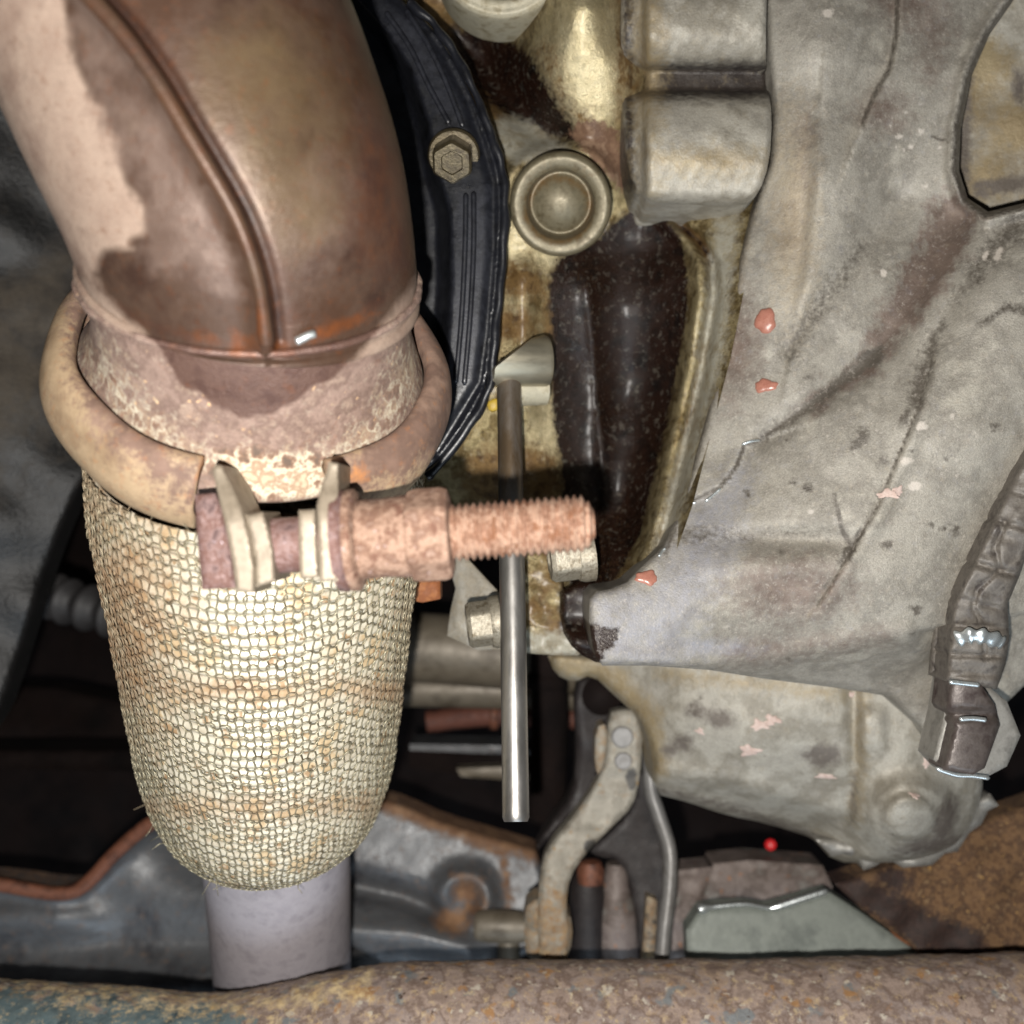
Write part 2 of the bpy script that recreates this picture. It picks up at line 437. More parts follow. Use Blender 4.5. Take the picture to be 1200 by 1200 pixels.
M['liner'] = mat('dusty_black_liner', [(52, 45, 37), (65, 57, 47), (41, 35, 29)], 16, .8, 0, (2.0, .4), (.8, .25), specks=[(1.1, .74, (130, 122, 108), .6)],
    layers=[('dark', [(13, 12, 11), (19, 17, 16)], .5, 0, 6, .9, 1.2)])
M['subframe'] = mat('grey_painted_subframe', [(78, 79, 81), (92, 93, 95), (63, 63, 66)], 20, .4, .1, (3, .2), (.9, .08), bump2=(14, .6),
    layers=[('rust', [(134, 102, 74), (108, 78, 56), (150, 118, 90)], .85, 0, 3, 1.2, 1.4)])
M['copper'] = mat('brown_rusty_edge', [(96, 60, 44), (124, 78, 58), (74, 46, 36)], 6, .55, .1, (1.2, .2), (.6, .15))
M['cross'] = mat('scaly_rust_crossmember', [(126, 109, 99), (148, 130, 119), (108, 90, 80), (138, 123, 116), (146, 125, 107), (112, 94, 84)], 12, .75, 0, (1.6, .35), (.8, .12), bump2=(7, .4),
    specks=[(7, .61, (146, 110, 74), .9), (3.6, .615, (176, 166, 152), .7), (9, .62, (112, 114, 115), .55), (3, .66, (70, 54, 46), .8)],
    layers=[('paint', [(86, 102, 106), (100, 114, 116), (66, 78, 82)], .5, .1, 5, 1.2), ('crust', [(186, 158, 112), (202, 180, 140), (146, 120, 84)], .9, 0, 3, 1.6, 1.3)])
M['fork'] = mat('weathered_galvanised_strap', [(132, 127, 116), (148, 143, 132), (116, 109, 97)], 8, .55, .25, (1.0, .25), (.6, .18), specks=[(4, .65, (158, 130, 90), .8)],
    layers=[('rust', [(160, 126, 80), (138, 104, 66), (172, 146, 106)], .9, 0, 3, 1.3, 1.3), ('dark', [(62, 60, 58), (80, 78, 74)], .5, .2, 3, .8)])
M['forkback'] = mat('dark_web_plate', [(30, 25, 25), (40, 34, 33), (24, 20, 21)], 10, .6, .1, (1.5, .2), (.7, .15))
M['forkedge'] = mat('grey_bar_edge', [(124, 122, 120), (140, 138, 136), (108, 104, 100)], 8, .5, .3, (1.5, .1), (.7, .1))
M['green'] = mat('grey_green_plate', [(112, 117, 111), (124, 129, 122), (98, 103, 98)], 12, .55, .1, (2, .15), (.8, .08))
M['mauve'] = mat('dull_mauve_grey_plate', [(104, 92, 88), (122, 110, 104), (90, 78, 72), (116, 112, 106)], 12, .6, .1, (2, .2), (.8, .1), specks=[(3.5, .64, (150, 106, 76), .8)])
M['rustplate'] = mat('flaky_brown_rust_plate', [(98, 72, 50), (120, 92, 64), (76, 54, 40), (132, 106, 76)], 3.5, .9, 0, (1.6, .5), (.7, .2), specks=[(2.5, .66, (190, 150, 90), .9)],
    layers=[('dark', [(40, 28, 24), (56, 38, 32)], .7, 0, 3, 1.2, 1.6)])
M['loom'] = mat('dark_taped_conduit', [(80, 74, 69), (98, 92, 85), (64, 58, 54)], 4, .5, .05, (1.0, .2), (.6, .14))
M['fitting'] = mat('dark_brown_fitting', [(70, 62, 58), (88, 80, 76), (58, 48, 46)], 6, .42, .25, (1.0, .12), (.6, .12))
M['hexgrey'] = mat('pale_grey_hex', [(122, 119, 113), (136, 133, 127), (106, 103, 98)], 6, .5, .25, (1.2, .1), (.6, .1))
M['redpaint'] = mat('red_brown_paint', [(146, 96, 82), (160, 110, 94)], 2, .3, 0, (1, .05), (.4, .08))
M['brightred'] = mat('bright_red_paint', [(190, 24, 30), (206, 40, 42)], 2, .35, 0, (1, .05), (.4, .05))
M['pink'] = mat('chalky_pink_paint', [(172, 148, 138), (190, 172, 163)], 1.5, .8, 0, (.8, .15), (.4, .1))
M['tan'] = mat('dull_tan_pipe', [(98, 89, 76), (112, 103, 89), (82, 73, 60)], 14, .5, .2, (2, .12), (.9, .08))
M['redrod'] = mat('red_rust_bar', [(80, 46, 36), (98, 57, 43), (58, 36, 30)], 8, .7, .1, (2, .2), (.8, .1))
M['orangetab'] = mat('orange_rust_tab', [(140, 82, 40), (120, 68, 34), (152, 96, 52)], 4, .7, 0, (1, .2), (.5, .1))
M['rubber'] = mat('grey_rubber_boot', [(44, 42, 42), (54, 52, 52)], 8, .6, 0, (2, .1), (.8, .08))
M['weld'] = mat('bright_highlight_tone', [(200, 206, 206), (214, 220, 220)], 3, .3, .8, (1, .03), (.4, .05))  # pale tone of the tube standing in for the strip's highlight

# ================================================================== SETTING
def box_inward():
    x0, x1, y0, y1, z0, z1 = -.9, .9, -.05, .85, -.75, .8
    V = [(x0, .62, z0), (x1, .62, z0), (x1, .62, z1), (x0, .62, z1)]
    n = 40; X, Z = np.meshgrid(np.linspace(x0, x1, n), np.linspace(-.62, z1, n))
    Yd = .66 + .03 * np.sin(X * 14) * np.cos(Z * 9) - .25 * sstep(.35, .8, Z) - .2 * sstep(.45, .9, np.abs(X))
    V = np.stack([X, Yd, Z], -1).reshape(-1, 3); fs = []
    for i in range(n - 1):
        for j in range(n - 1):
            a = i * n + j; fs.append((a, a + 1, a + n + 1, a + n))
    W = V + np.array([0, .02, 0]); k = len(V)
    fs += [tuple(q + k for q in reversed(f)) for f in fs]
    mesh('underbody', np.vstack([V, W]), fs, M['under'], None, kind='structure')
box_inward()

# ================================================================== EXHAUST
TH = math.radians(35); TT = math.tan(TH)
def axis_pt(py, px=None):
    t = (600 - py) / F
    d = .2913 / (1 + .7 * t)
    if px is None: px = np.interp(py, [300, 470, 560, 700, 900, 1030, 1200], [296, 299, 304, 309, 315, 326, 334])
    return P(px, py, d)
AX = axis_pt(330) - axis_pt(960); AX /= np.linalg.norm(AX)      # exhaust axis, pointing up and towards the viewer
NEAR = -axis_pt(475); NEAR -= AX * np.dot(NEAR, AX); NEAR /= np.linalg.norm(NEAR)
XV = np.cross(NEAR, AX); XV = XV if XV[0] > 0 else -XV

# ---- flexible joint with knitted sleeve and outlet pipe
flex = thing('exhaust_flex_pipe', 'cream exhaust flex joint wrapped in knitted wire mesh above a grey pipe', 'flex pipe', axis_pt(1180))
pys = np.linspace(512, 956, 120)
Cx = np.array([axis_pt(p) for p in pys])
S = np.concatenate([[0], np.cumsum(np.linalg.norm(np.diff(Cx, axis=0), axis=1))]); LEN = S[-1]
def flex_r(s):
    u = s / LEN
    r = np.interp(u, [0, .10, .15, .36, .58, .76, .86, .93, .97, 1.0], [.0418, .0426, .0430, .0415, .0405, .0394, .0378, .0350, .0318, .0268])
    return r
def stain_fn(px, py):
    b = np.maximum(0, 1 - np.abs(py - 808 - (px - 300) * .02) / 26) * (.75 + .2 * np.sin(px * .03))
    l = np.clip((250 - px) / 90, 0, 1) * np.clip((py - 600) / 60, 0, 1) * np.clip((920 - py) / 160, 0, 1) * .95
    t = np.clip((690 - py) / 90, 0, 1) * np.clip((260 - px) / 60, 0, 1) * .6
    e = np.maximum(0, 1 - np.abs(py - 945) / 25) * .55
    r = np.clip((px - 440) / 60, 0, 1) * .5
    return np.clip(1.25 * np.maximum.reduce([b, l, t, e, r]) + .10 * wob(px, py, 40, 3), 0, 1)
H = .0037; NC = 62
ns = 420; ss = np.linspace(.0016, LEN, ns)
Cb = np.stack([np.interp(ss, S, Cx[:, k]) for k in range(3)], -1)
Rb = flex_r(ss) - .0013 + .00055 * np.cos(ss / H * 2 * math.pi)
tube('corrugated_liner', Cb, Rb, M['braid_body'], flex, 120, False, attrs={'stain': stain_fn})
# knitted wire: every course one continuous looped wire
Tf, Nf, Bf = frames(Cb)
def on_flex(s, ang, dr):
    s = np.clip(s, 0, LEN)
    c = np.stack([np.interp(s, S, Cx[:, k]) for k in range(3)], -1)
    n = np.stack([np.interp(s, ss, Nf[:, k]) for k in range(3)], -1); b = np.stack([np.interp(s, ss, Bf[:, k]) for k in range(3)], -1)
    r = flex_r(s) + dr
    return c + r[..., None] * (np.cos(ang)[..., None] * n + np.sin(ang)[..., None] * b)
def knit():
    rows = int(LEN / H) + 1; PT = 18; Vs = []; Fs = []; At = []; base = 0
    for i in range(rows):
        s0 = .0012 + i * H
        n = NC * PT; t = np.arange(n) * 2 * math.pi / PT
        w = 2 * math.pi / NC
        jit = .14 * np.sin(t * .033 + i * .17) + .07 * np.sin(t * .31 + i * .9)
        shift = .07 * math.sin(i * 1.3) + .05 * math.sin(i * .37)
        amp = .74 + .08 * np.sin(t / (2 * math.pi) * .7 + i * 2.1)
        ang = (t / (2 * math.pi) + .17 * np.sin(2 * t) + shift + jit * .6) * w
        s = s0 - amp * H * np.cos(t) + H * .10 * np.sin(t / (2 * math.pi) * .5 + i)
        dr = .00018 * np.cos(2 * t) + .0001 + .0002 * np.sin(t * .05 + i)
        C = on_flex(s, ang, dr)
        Cn = np.roll(C, -1, 0); Cp = np.roll(C, 1, 0); T = Cn - Cp; T /= np.linalg.norm(T, axis=1)[:, None] + 1e-12
        axis_c = np.stack([np.interp(np.clip(s, 0, LEN), S, Cx[:, k]) for k in range(3)], -1)
        N0 = C - axis_c; N0 -= T * (N0 * T).sum(1)[:, None]; N0 /= np.linalg.norm(N0, axis=1)[:, None]
        B0 = np.cross(T, N0); rw = .00021
        ring = [C + rw * (math.cos(a) * N0 + math.sin(a) * B0) for a in (0, 1.2566, 2.5133, 3.7699, 5.0265)]
        V = np.stack(ring, 1).reshape(-1, 3); k = 5
        idx = np.arange(n); nx = (idx + 1) % n
        for j in range(k):
            q = (j + 1) % k
            Fs.append(np.stack([idx * k + j, idx * k + q, nx * k + q, nx * k + j], -1) + base)
        Vs.append(V); base += len(V)
    return np.vstack(Vs), np.vstack(Fs).tolist()
KV, KF = knit()
kx, ky = proj(KV)
mesh('wire_mesh', KV, KF, M['wire'], flex, attrs={'stain': stain_fn(kx, ky)}, kind='stuff')
# frayed wire ends standing off the sleeve
def fray():
    Vs = []; Fs = []; b = 0
    for i in range(34):
        top = i < 20
        s = LEN * (rng.uniform(0.0, .03) if top else rng.uniform(.86, .985)); a = rng.uniform(-1.9, 1.9)
        q = on_flex(np.array([s]), np.array([a]), np.array([.0]))[0]
        o = q - np.array([np.interp(s, S, Cx[:, k]) for k in range(3)]); o /= np.linalg.norm(o)
        dr = o * rng.uniform(.2, .8) + rng.normal(size=3) * .5 + (AX * (.8 if top else -.4)); dr /= np.linalg.norm(dr)
        Ln = rng.uniform(.002, .0055)
        C = np.array([q, q + dr * Ln * .5, q + dr * Ln + rng.normal(size=3) * .0008])
        V, f = sweep_geo(C, [.00014, .00013, .0001], 4); Vs.append(V); Fs += [tuple(x + b for x in y) for y in f]; b += len(V)
    return np.vstack(Vs), Fs
FV, FF = fray(); fx, fy = proj(FV)
mesh('frayed_wires', FV, FF, M['wire'], flex, attrs={'stain': stain_fn(fx, fy)}, kind='stuff')
Cl = np.array([axis_pt(p) for p in np.linspace(930, 1330, 30)])
tube('outlet_pipe', Cl, np.linspace(.0243, .0262, 30), M['lowpipe'], flex, 64)

# ---- downpipe elbow
elbow = thing('exhaust_downpipe', 'brown stained elbow of pressed steel with a raised seam, entering the clamp', 'exhaust pipe', axis_pt(475))
cp = [(0, -330, .236), (82, -180, .236), (148, -60, .237), (204, 50, .239), (243, 140, .241), (269, 205, .2432), (286, 262, .2465)]
ec = [P(*c).tolist() for c in cp] + [axis_pt(312).tolist(), axis_pt(330).tolist()]
EC = resample(ec, 300)
u = np.linspace(0, 1, 300)
ER = np.interp(u, [0, .45, .78, 1], [.0393, .0389, .0373, .0373]) + .0005 * sstep(.86, .97, u) + .0010 * np.exp(-((u - .985) / .012) ** 2)
ER[-3:] *= np.array([.995, .985, .96])
wetp = smooth_poly([(70, -60), (78, 20), (90, 70), (100, 100), (122, 120), (142, 150), (146, 200), (150, 220), (168, 232), (174, 255), (170, 275), (150, 284), (160, 292), (135, 292), (118, 296),
        (110, 330), (165, 385), (200, 425), (208, 450), (232, 458), (250, 476), (290, 492), (335, 482), (362, 452), (395, 442), (430, 405), (470, 350), (500, 300), (560, -60)], 1)
wet = poly_mask(wetp, 8)
def wob_wet(X, Y):
    return wet(X + 2 * wob(X, Y, 16, 1), Y + 2 * wob(X, Y, 14, 2))
seam_px = [(95, -14), (125, 18), (152, 50), (187, 100), (216, 150), (246, 200), (274, 250), (294, 300), (306, 350), (312, 405)]
rust_seam_shade = union(line_mask([(92, 318), (160, 375), (240, 402), (300, 412), (380, 395), (450, 350), (494, 300)], 4, 4, 7, .6), line_mask([(x + 22, y) for x, y in seam_px], 14, 12, 14, .55))  # weld rust, plus the seam's shadow painted as a dark band
rustR = poly_mask(smooth_poly([(395, 180), (440, 120), (400, 0), (520, 0), (520, 330), (420, 330)], 2), 30)
olive = poly_mask(smooth_poly([(210, 30), (330, 10), (390, 60), (410, 180), (400, 260), (350, 300), (290, 250), (250, 150)], 2), 40)
mauve = union(rag(poly_mask(smooth_poly([(70, -40), (110, -20), (200, 130), (270, 270), (292, 340), (240, 350), (150, 300), (180, 260), (150, 200), (100, 100)], 1), 12), 5, 20, 3), spots_mask([(375, 250, 40, 60, .2)], 24))
orng = union(spots_mask([(285, 405, 16, 12, 0), (330, 408, 14, 9, 0), (390, 385, 40, 8, -.35), (240, 395, 22, 6, .25), (276, 395, 7, 10, 0)], 5))
EV, EF = sweep_geo(EC, ER, 420)
ex, ey = proj(EV); sd_, ss_, sa_ = seg_dist(ex, ey, resample(seam_px, 40).tolist())
sgn = sd_ * ss_                                   # negative: one flank, positive: the other
front = (EV - np.repeat(EC, 420, 0))
fl_ = front / np.linalg.norm(front, axis=1)[:, None]
facing = np.clip(-(fl_ * EV / np.linalg.norm(EV, axis=1)[:, None]).sum(1) * 3, 0, 1)
rgt = np.sign(seg_dist(np.array([360.]), np.array([300.]), seam_px)[1][0])
side_ = sgn * rgt
hgt = .0030 * np.where(side_ < 0, np.exp(-(side_ / 15) ** 2), np.exp(-(side_ / 9) ** 4)) - .0009 * np.exp(-((side_ - 17) / 7) ** 2)
EV = EV + fl_ * (hgt * facing * sstep(0, .03, 1 - sa_ + .02))[:, None]
ex, ey = proj(EV)
def elbow_attrs(d): return {k: f(ex, ey) for k, f in d.items()}
pipe = mesh('pipe_shell', EV, EF, M['elbow'], elbow, attrs=elbow_attrs({'wet': wob_wet, 'rust': lambda X, Y: .9 * np.maximum(rust_seam_shade(X, Y), .75 * rustR(X, Y)), 'olive': lambda X, Y: .62 * olive(X, Y), 'orange': orng,  # rust layer also carries the painted seam shadow
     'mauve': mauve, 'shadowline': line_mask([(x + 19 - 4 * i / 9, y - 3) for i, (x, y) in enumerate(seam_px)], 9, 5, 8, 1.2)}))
# pressed seam standing proud of the shell
sc = resample([(x, y) for x, y in seam_px], 90); sp = []
for (x, y) in sc:
    h, nrm = surf_hit(pipe, x, y)
    if h is None: continue
    sp.append(np.array(h) * 1.003)
sp = np.array(sp)
for _ in range(4): sp[1:-1] = (sp[:-2] + sp[1:-1] * 2 + sp[2:]) / 4
tube('pressed_seam', sp, np.interp(np.linspace(0, 1, len(sp)), [0, .6, .9, .97, 1], [.0017, .0015, .0013, .0016, .0014]), M['elbow'], pipe, 28,
     attrs={'wet': lambda X, Y: np.clip((X - 60) / 40, 0, 1), 'rust': lambda X, Y: .45 + 0 * X, 'olive': lambda X, Y: .3 + 0 * X, 'orange': union(spots_mask([(300, 385, 10, 22, 0)], 8))})
# weld bead round the end of the elbow
th = np.linspace(-2.2, 2.2, 220); wc = axis_pt(325)
wb = np.array([wc + (.0382 + .0001 * math.sin(a * 17)) * (math.cos(a) * NEAR + math.sin(a) * XV) for a in th])
tube('weld_bead', wb, .0009 + .00010 * np.sin(np.arange(220) * .7) * np.sin(np.arange(220) * .23), M['sleeve'], pipe, 10,
     attrs={'wet': wob_wet, 'orange': lambda X, Y: .25 * line_mask([(200, 400), (300, 418), (420, 380)], 8, 8, 8)(X, Y) + .25 * orng(X, Y), 'crust': lambda X, Y: 0 * X})
# sleeve and flared lip, bending a little towards the clamp
RC = P(299, 436, .272)                                # clamp centre
vh = RC.copy(); vh[2] = 0; vh /= np.linalg.norm(vh)
TR = math.radians(46.5)
AXR = np.array([0, 0, math.cos(TR)]) - vh * math.sin(TR) + np.array([.06, 0, 0]); AXR /= np.linalg.norm(AXR)
NEARR = -RC; NEARR = NEARR - AXR * np.dot(NEARR, AXR); NEARR /= np.linalg.norm(NEARR)
XVR = np.cross(NEARR, AXR); XVR = XVR if XVR[0] > 0 else -XVR
so = axis_pt(325); eo = RC - AXR * .0012; ch = np.linalg.norm(eo - so)
tt = np.linspace(0, 1, 60)[:, None]; m0 = -AX * ch; m1 = -AXR * ch
SC = (2 * tt ** 3 - 3 * tt ** 2 + 1) * so + (tt ** 3 - 2 * tt ** 2 + tt) * m0 + (-2 * tt ** 3 + 3 * tt ** 2) * eo + (tt ** 3 - tt ** 2) * m1
SR = np.interp(tt[:, 0], [0, .3, .5, .62, .75, .86, .94, 1.0], [.0362, .0365, .0374, .0386, .0401, .0416, .0426, .0430])
SC = np.vstack([SC, [eo - AXR * .0012, eo - AXR * .0017]]); SR = np.concatenate([SR, [.0424, .0400]])
def crust(X, Y):
    d, _, _ = seg_dist(X, Y, [(110, 415), (150, 480), (210, 535), (300, 560), (390, 545), (450, 500), (486, 420)])
    return np.clip(.62 - d / 60, 0, .6) + .9 * spots_mask([(330, 560, 62, 26, 0), (290, 545, 30, 20, 0)], 10)(X, Y)
tube('sleeve', SC, SR, M['sleeve'], elbow, 240, attrs={'wet': wob_wet, 'orange': lambda X, Y: .5 * orng(X, Y), 'crust': crust})
# shiny bare weld scratch
pts = []
for x, y in [(346, 401), (354, 397), (362, 393), (370, 391)]:
    h, n_ = surf_hit(pipe, x, y)
    if h is None: h = PV(x, y, .221)
    pts.append(np.array(h) * .992)
tube('bare_scratch', resample(pts, 12), [.0003] + [.0009] * 10 + [.0003], M['weld'], pipe, 10)

# ---- clamp
clamp = thing('exhaust_clamp', 'cream banded exhaust clamp ring with rusty bolt joining elbow to flex joint', 'clamp', axis_pt(500))
ro = RC
prof = np.array([(.0058, .0404), (.0086, .0409), (.0096, .0426), (.0088, .0448), (.0062, .0470), (.0016, .0484), (-.0022, .0487), (-.0062, .0478), (-.0090, .0462), (-.0102, .0442), (-.0096, .0428),
                 (-.0080, .0436), (-.006, .0454), (-.002, .0465), (.001, .0463), (.003, .0452), (.0050, .0436), (.0054, .0418)])
prof = np.vstack([prof, prof[:1]]); prr = resample(prof, 56)[:-1]
def band_piece(name, a0, a1, lab=None):
    n = 150; th = np.linspace(a0, a1, n); k = len(prr); V = []
    for a in th:
        rad = math.cos(a) * NEARR + math.sin(a) * XVR
        V.append(ro + prr[:, :1] * AXR + (prr[:, 1:] * 1.012 + .0003 * math.sin(a * 9)) * rad)
    V = np.vstack(V); fs = []
    for i in range(n - 1):
        for j in range(k):
            q = (j + 1) % k; fs.append((i * k + j, (i + 1) * k + j, (i + 1) * k + q, i * k + q))
    fs.append(tuple(range(k))); fs.append(tuple((n - 1) * k + j for j in reversed(range(k))))
    px, py = proj(V)
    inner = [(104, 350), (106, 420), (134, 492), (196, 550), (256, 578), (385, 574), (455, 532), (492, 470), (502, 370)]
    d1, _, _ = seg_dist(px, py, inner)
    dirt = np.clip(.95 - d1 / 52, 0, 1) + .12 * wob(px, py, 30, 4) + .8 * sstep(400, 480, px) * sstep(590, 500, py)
    org = union(spots_mask([(242, 562, 7, 22, 0), (422, 556, 9, 8, 0)], 8))(px, py)
    return mesh(name, V, fs, M['band'], clamp, attrs={'dirt': dirt, 'orange': org})
band_piece('band_half', -math.pi * .98, math.radians(-13))
band_piece('band_half', math.radians(23), math.pi * .98)
ED = .2222
ears = [[(249, 551), (256, 582), (265, 620), (272, 655), (277, 693), (298, 695), (298, 666), (292, 628), (285, 601), (271, 568), (260, 546), (252, 544)],
        [(287, 603), (308, 600), (315, 622), (320, 645), (322, 681), (300, 688), (299, 660), (293, 625)],
        [(350, 598), (369, 597), (372, 645), (373, 677), (352, 679), (350, 640)],
        [(385, 541), (397, 543), (396, 572), (395, 603), (396, 645), (396, 681), (374, 681), (373, 630), (371, 593), (377, 568), (383, 551)]]
for i, e in enumerate(ears):
    base = ED + (0 if i in (0, 3) else .0012)
    relief('clamp_ear', e, lambda X, Y, b=base: b + .0045 * sstep(615, 545, Y), M['ear'], clamp, 2.5, .016, 2.6, .0006, sharp=50)
relief('bolt_head', [(228, 580), (252, 578), (262, 603), (271, 645), (276, 689), (237, 691), (231, 630)], lambda X, Y: ED + .0025 + .00003 * (270 - X), M['darkrust'], clamp, 4, .012, 5, .001, sharp=50)
bdir = P(698, 612, .2290) - P(400, 634, .2305); bdir /= np.linalg.norm(bdir)
b0 = P(400, 634, .2305)
def bx(px): return (px - 400) / F * .2302
r1 = np.array([(bx(300), .0057), (bx(318), .0059), (bx(345), .0058), (bx(380), .0059)])
shank = lathe('bolt_shank', b0, bdir, r1.tolist(), M['darkrust'], clamp, 40)
lathe('clamp_washer', b0, bdir, [(bx(396), .0062), (bx(396), .0106), (bx(405), .0108), (bx(409), .0102)], M['darkrust'], clamp, 48)
lathe('clamp_washer', b0, bdir, [(bx(410), .0062), (bx(410), .0107), (bx(419), .0108), (bx(423), .0098)], M['nut'], clamp, 48)
nut = lathe('nut_collar', b0, bdir, [(bx(421), .0080), (bx(424), .0084), (bx(450), .0083), (bx(480), .0087), (bx(483), .0082)], M['nut'], clamp, 60)
lathe('hex_nut', b0, bdir, [(bx(478), .0085), (bx(482), .0094), (bx(490), .0098), (bx(520), .0098), (bx(528), .0093), (bx(531), .0075), (bx(531), .005)], M['nut'], clamp, 72, rad=hexrad, sharp=28)
def thread():
    n = 330; seg = 40; t = np.linspace(bx(526), bx(697), n); th = np.arange(seg) * 2 * math.pi / seg
    a = bdir; nn = NEAR - a * np.dot(NEAR, a); nn /= np.linalg.norm(nn); bb = np.cross(a, nn)
    pitch = bx(408.4)
    ph = (t[:, None] / pitch + th[None] / (2 * math.pi)) % 1
    r = .0050 + .00112 * (1 - np.abs(ph * 2 - 1)) ** .8
    taper = 1 - .18 * sstep(bx(683), bx(690), t) - .3 * sstep(bx(690), bx(697.5), t)
    r = r * taper[:, None] + .00012 * rng.normal(size=r.shape)
    V = b0 + a * t[:, None, None] + r[..., None] * (np.cos(th)[None, :, None] * nn + np.sin(th)[None, :, None] * bb)
    V = V.reshape(-1, 3); fs = []
    for i in range(n - 1):
        for j in range(seg):
            q = (j + 1) % seg; fs.append((i * seg + j, i * seg + q, (i + 1) * seg + q, (i + 1) * seg + j))
    fs.append(tuple((n - 1) * seg + j for j in range(seg)))
    mesh('threaded_stud', V, fs, M['rust'], shank)
thread()

# ================================================================== ENGINE BLOCK
eb = thing('engine_block', 'golden oily cast engine block face with round core plugs', 'engine block', P(640, 560, .35))
ctrl = [(430, -30, .352), (430, 300, .352), (520, 100, .345), (560, 300, .342), (560, 500, .345), (590, 50, .356), (560, 90, .354), (690, 10, .3175), (690, 80, .3255), (695, 140, .334), (650, 70, .3285), (728, 70, .328), (742, 40, .340),
        (640, 170, .338), (700, 190, .340), (600, 210, .334), (655, 240, .334), (610, 330, .338), (640, 400, .345), (600, 480, .342), (640, 600, .345),
        (700, 280, .350), (760, 300, .352), (720, 450, .362), (760, 450, .358), (700, 600, .360), (740, 600, .352), (780, 330, .345), (840, 300, .335), (820, 420, .333), (780, 600, .325), (760, 660, .322),
        (800, 100, .352), (880, 200, .345), (900, 0, .350), (770, 190, .348), (560, 640, .36), (640, 680, .35)]
ebase = tps(ctrl)
bead = [(780, 262), (802, 280), (818, 305), (820, 345), (806, 430), (788, 510), (770, 590), (752, 655)]
beadg = [(x + 17, y + 2) for x, y in bead]
hollow = [(530, 40), (570, 85), (610, 130), (650, 165)]
def eb_d(X, Y):
    D = ebase(X, Y)
    db, _, _ = seg_dist(X, Y, bead); D = D - .0034 * np.exp(-(db / 8) ** 2)
    dg, _, _ = seg_dist(X, Y, beadg); D = D + .006 * np.exp(-(dg / 6) ** 2)
    dh, _, _ = seg_dist(X, Y, hollow); D = D + .010 * np.exp(-(dh / 24) ** 2)
    dx = X - 688 - (Y - 330) * .085; D = D - .0075 * np.exp(-np.abs(dx) / 26) * sstep(290, 340, Y)
    rr = np.hypot(X - 657, Y - 238); D = D - .004 * np.exp(-((rr - 66) / 9) ** 2) * sstep(250, 190, Y) + .007 * sstep(60, 53, rr)
    D = D - .004 * np.exp(-((X - 612 + (Y - 300) * -.02) / 16) ** 2) * sstep(290, 330, Y) * sstep(520, 440, Y)
    return D + .0003 * wob(X, Y, 26, 3) + .00012 * wob(X, Y, 11, 4)
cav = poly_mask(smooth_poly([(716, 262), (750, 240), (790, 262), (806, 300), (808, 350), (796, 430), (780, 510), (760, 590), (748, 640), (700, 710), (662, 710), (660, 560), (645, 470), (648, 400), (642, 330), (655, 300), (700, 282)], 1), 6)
darkhol = poly_mask(smooth_poly([(525, 25), (575, 40), (618, 52), (640, 95), (664, 135), (700, 172), (645, 165), (600, 142), (560, 112), (538, 70)], 2), 14)
brown = union(line_mask([(500, 0), (540, 60), (590, 150)], 20, 10, 14), spots_mask([(610, 330, 34, 20, .3), (600, 380, 26, 20, 0), (735, 40, 14, 90, 0), (650, 390, 14, 60, 0), (600, 560, 60, 40, 0)], 12), line_mask(beadg, 5, 4, 3), line_mask([(640, 60), (660, 120), (700, 150)], 12, 8, 12, .7))
greyf = union(poly_mask(smooth_poly([(575, 140), (610, 135), (650, 165), (690, 185), (640, 186), (592, 196)], 1), 6), poly_mask([(838, 250), (868, 250), (850, 410), (790, 640), (755, 680), (775, 600), (810, 480)], 8))
painted_highlight = union(spots_mask([(688, 70, 56, 84, .1), (655, 300, 40, 12, 0), (600, 300, 14, 60, 0), (640, 500, 18, 50, 0)], 22), line_mask(bead, 4, 4, 4, .42))  # pale metal tone paints the highlight on the bulge and bead
crud = poly_mask(smooth_poly([(660, 145), (720, 140), (735, 200), (742, 235), (720, 215), (690, 185)], 1), 8)
relief('block_face', [(430, -40), (910, -40), (910, 240), (880, 300), (856, 420), (812, 590), (778, 688), (700, 690), (640, 690), (570, 640), (500, 580), (430, 500)], eb_d, M['block'], eb, 3.6, .03,
       attrs={'oil': union(cav, darkhol, line_mask(beadg, 3, 2.5, 2.5, .8)), 'painted_highlight': painted_highlight, 'brown': brown, 'grey': greyf, 'crud': crud})  # the oil tone also darkens the hollow and the bead groove
# oily grit added to make the dark recess sparkle
n_ = 3600; t_ = rng.uniform(0, 1, n_); gy_ = 300 + 390 * t_
gx_ = 690 + (gy_ - 330) * .085 + rng.normal(size=n_) * np.where(np.arange(n_) % 3 > 0, 16, 42)
gx_ = np.minimum(np.maximum(gx_, 652), 800 - (gy_ - 330) * .14)
gc_ = P(gx_, gy_, ebase(gx_, gy_) - .0075 * np.exp(-np.abs(gx_ - 688 - (gy_ - 330) * .085) / 26) - .0001)
o6 = np.array(((1, 0, 0), (-1, 0, 0), (0, 1, 0), (0, -1, 0), (0, 0, 1), (0, 0, -1)), float)
gv = (gc_[:, None] + o6[None] * (rng.uniform(.00009, .00024, (n_, 1)) * rng.uniform(.7, 1.2, (n_, 6)))[..., None]).reshape(-1, 3)
f8 = np.array(((0, 2, 4), (2, 1, 4), (1, 3, 4), (3, 0, 4), (2, 0, 5), (1, 2, 5), (3, 1, 5), (0, 3, 5)))
gf = (f8[None] + (np.arange(n_) * 6)[:, None, None]).reshape(-1, 3).tolist()
M['grit'] = mat('added_sparkling_brown_grit', [(46, 31, 22), (78, 57, 40), (34, 23, 17)], 1.0, .2, .4, (.3, .02), (.4, .2))
mesh('added_sparkle_grit', gv, gf, M['grit'], eb, smooth=False, kind='stuff')
pd = float(eb_d(np.array([657.]), np.array([238.]))[0]) - .001
k = .335 / F
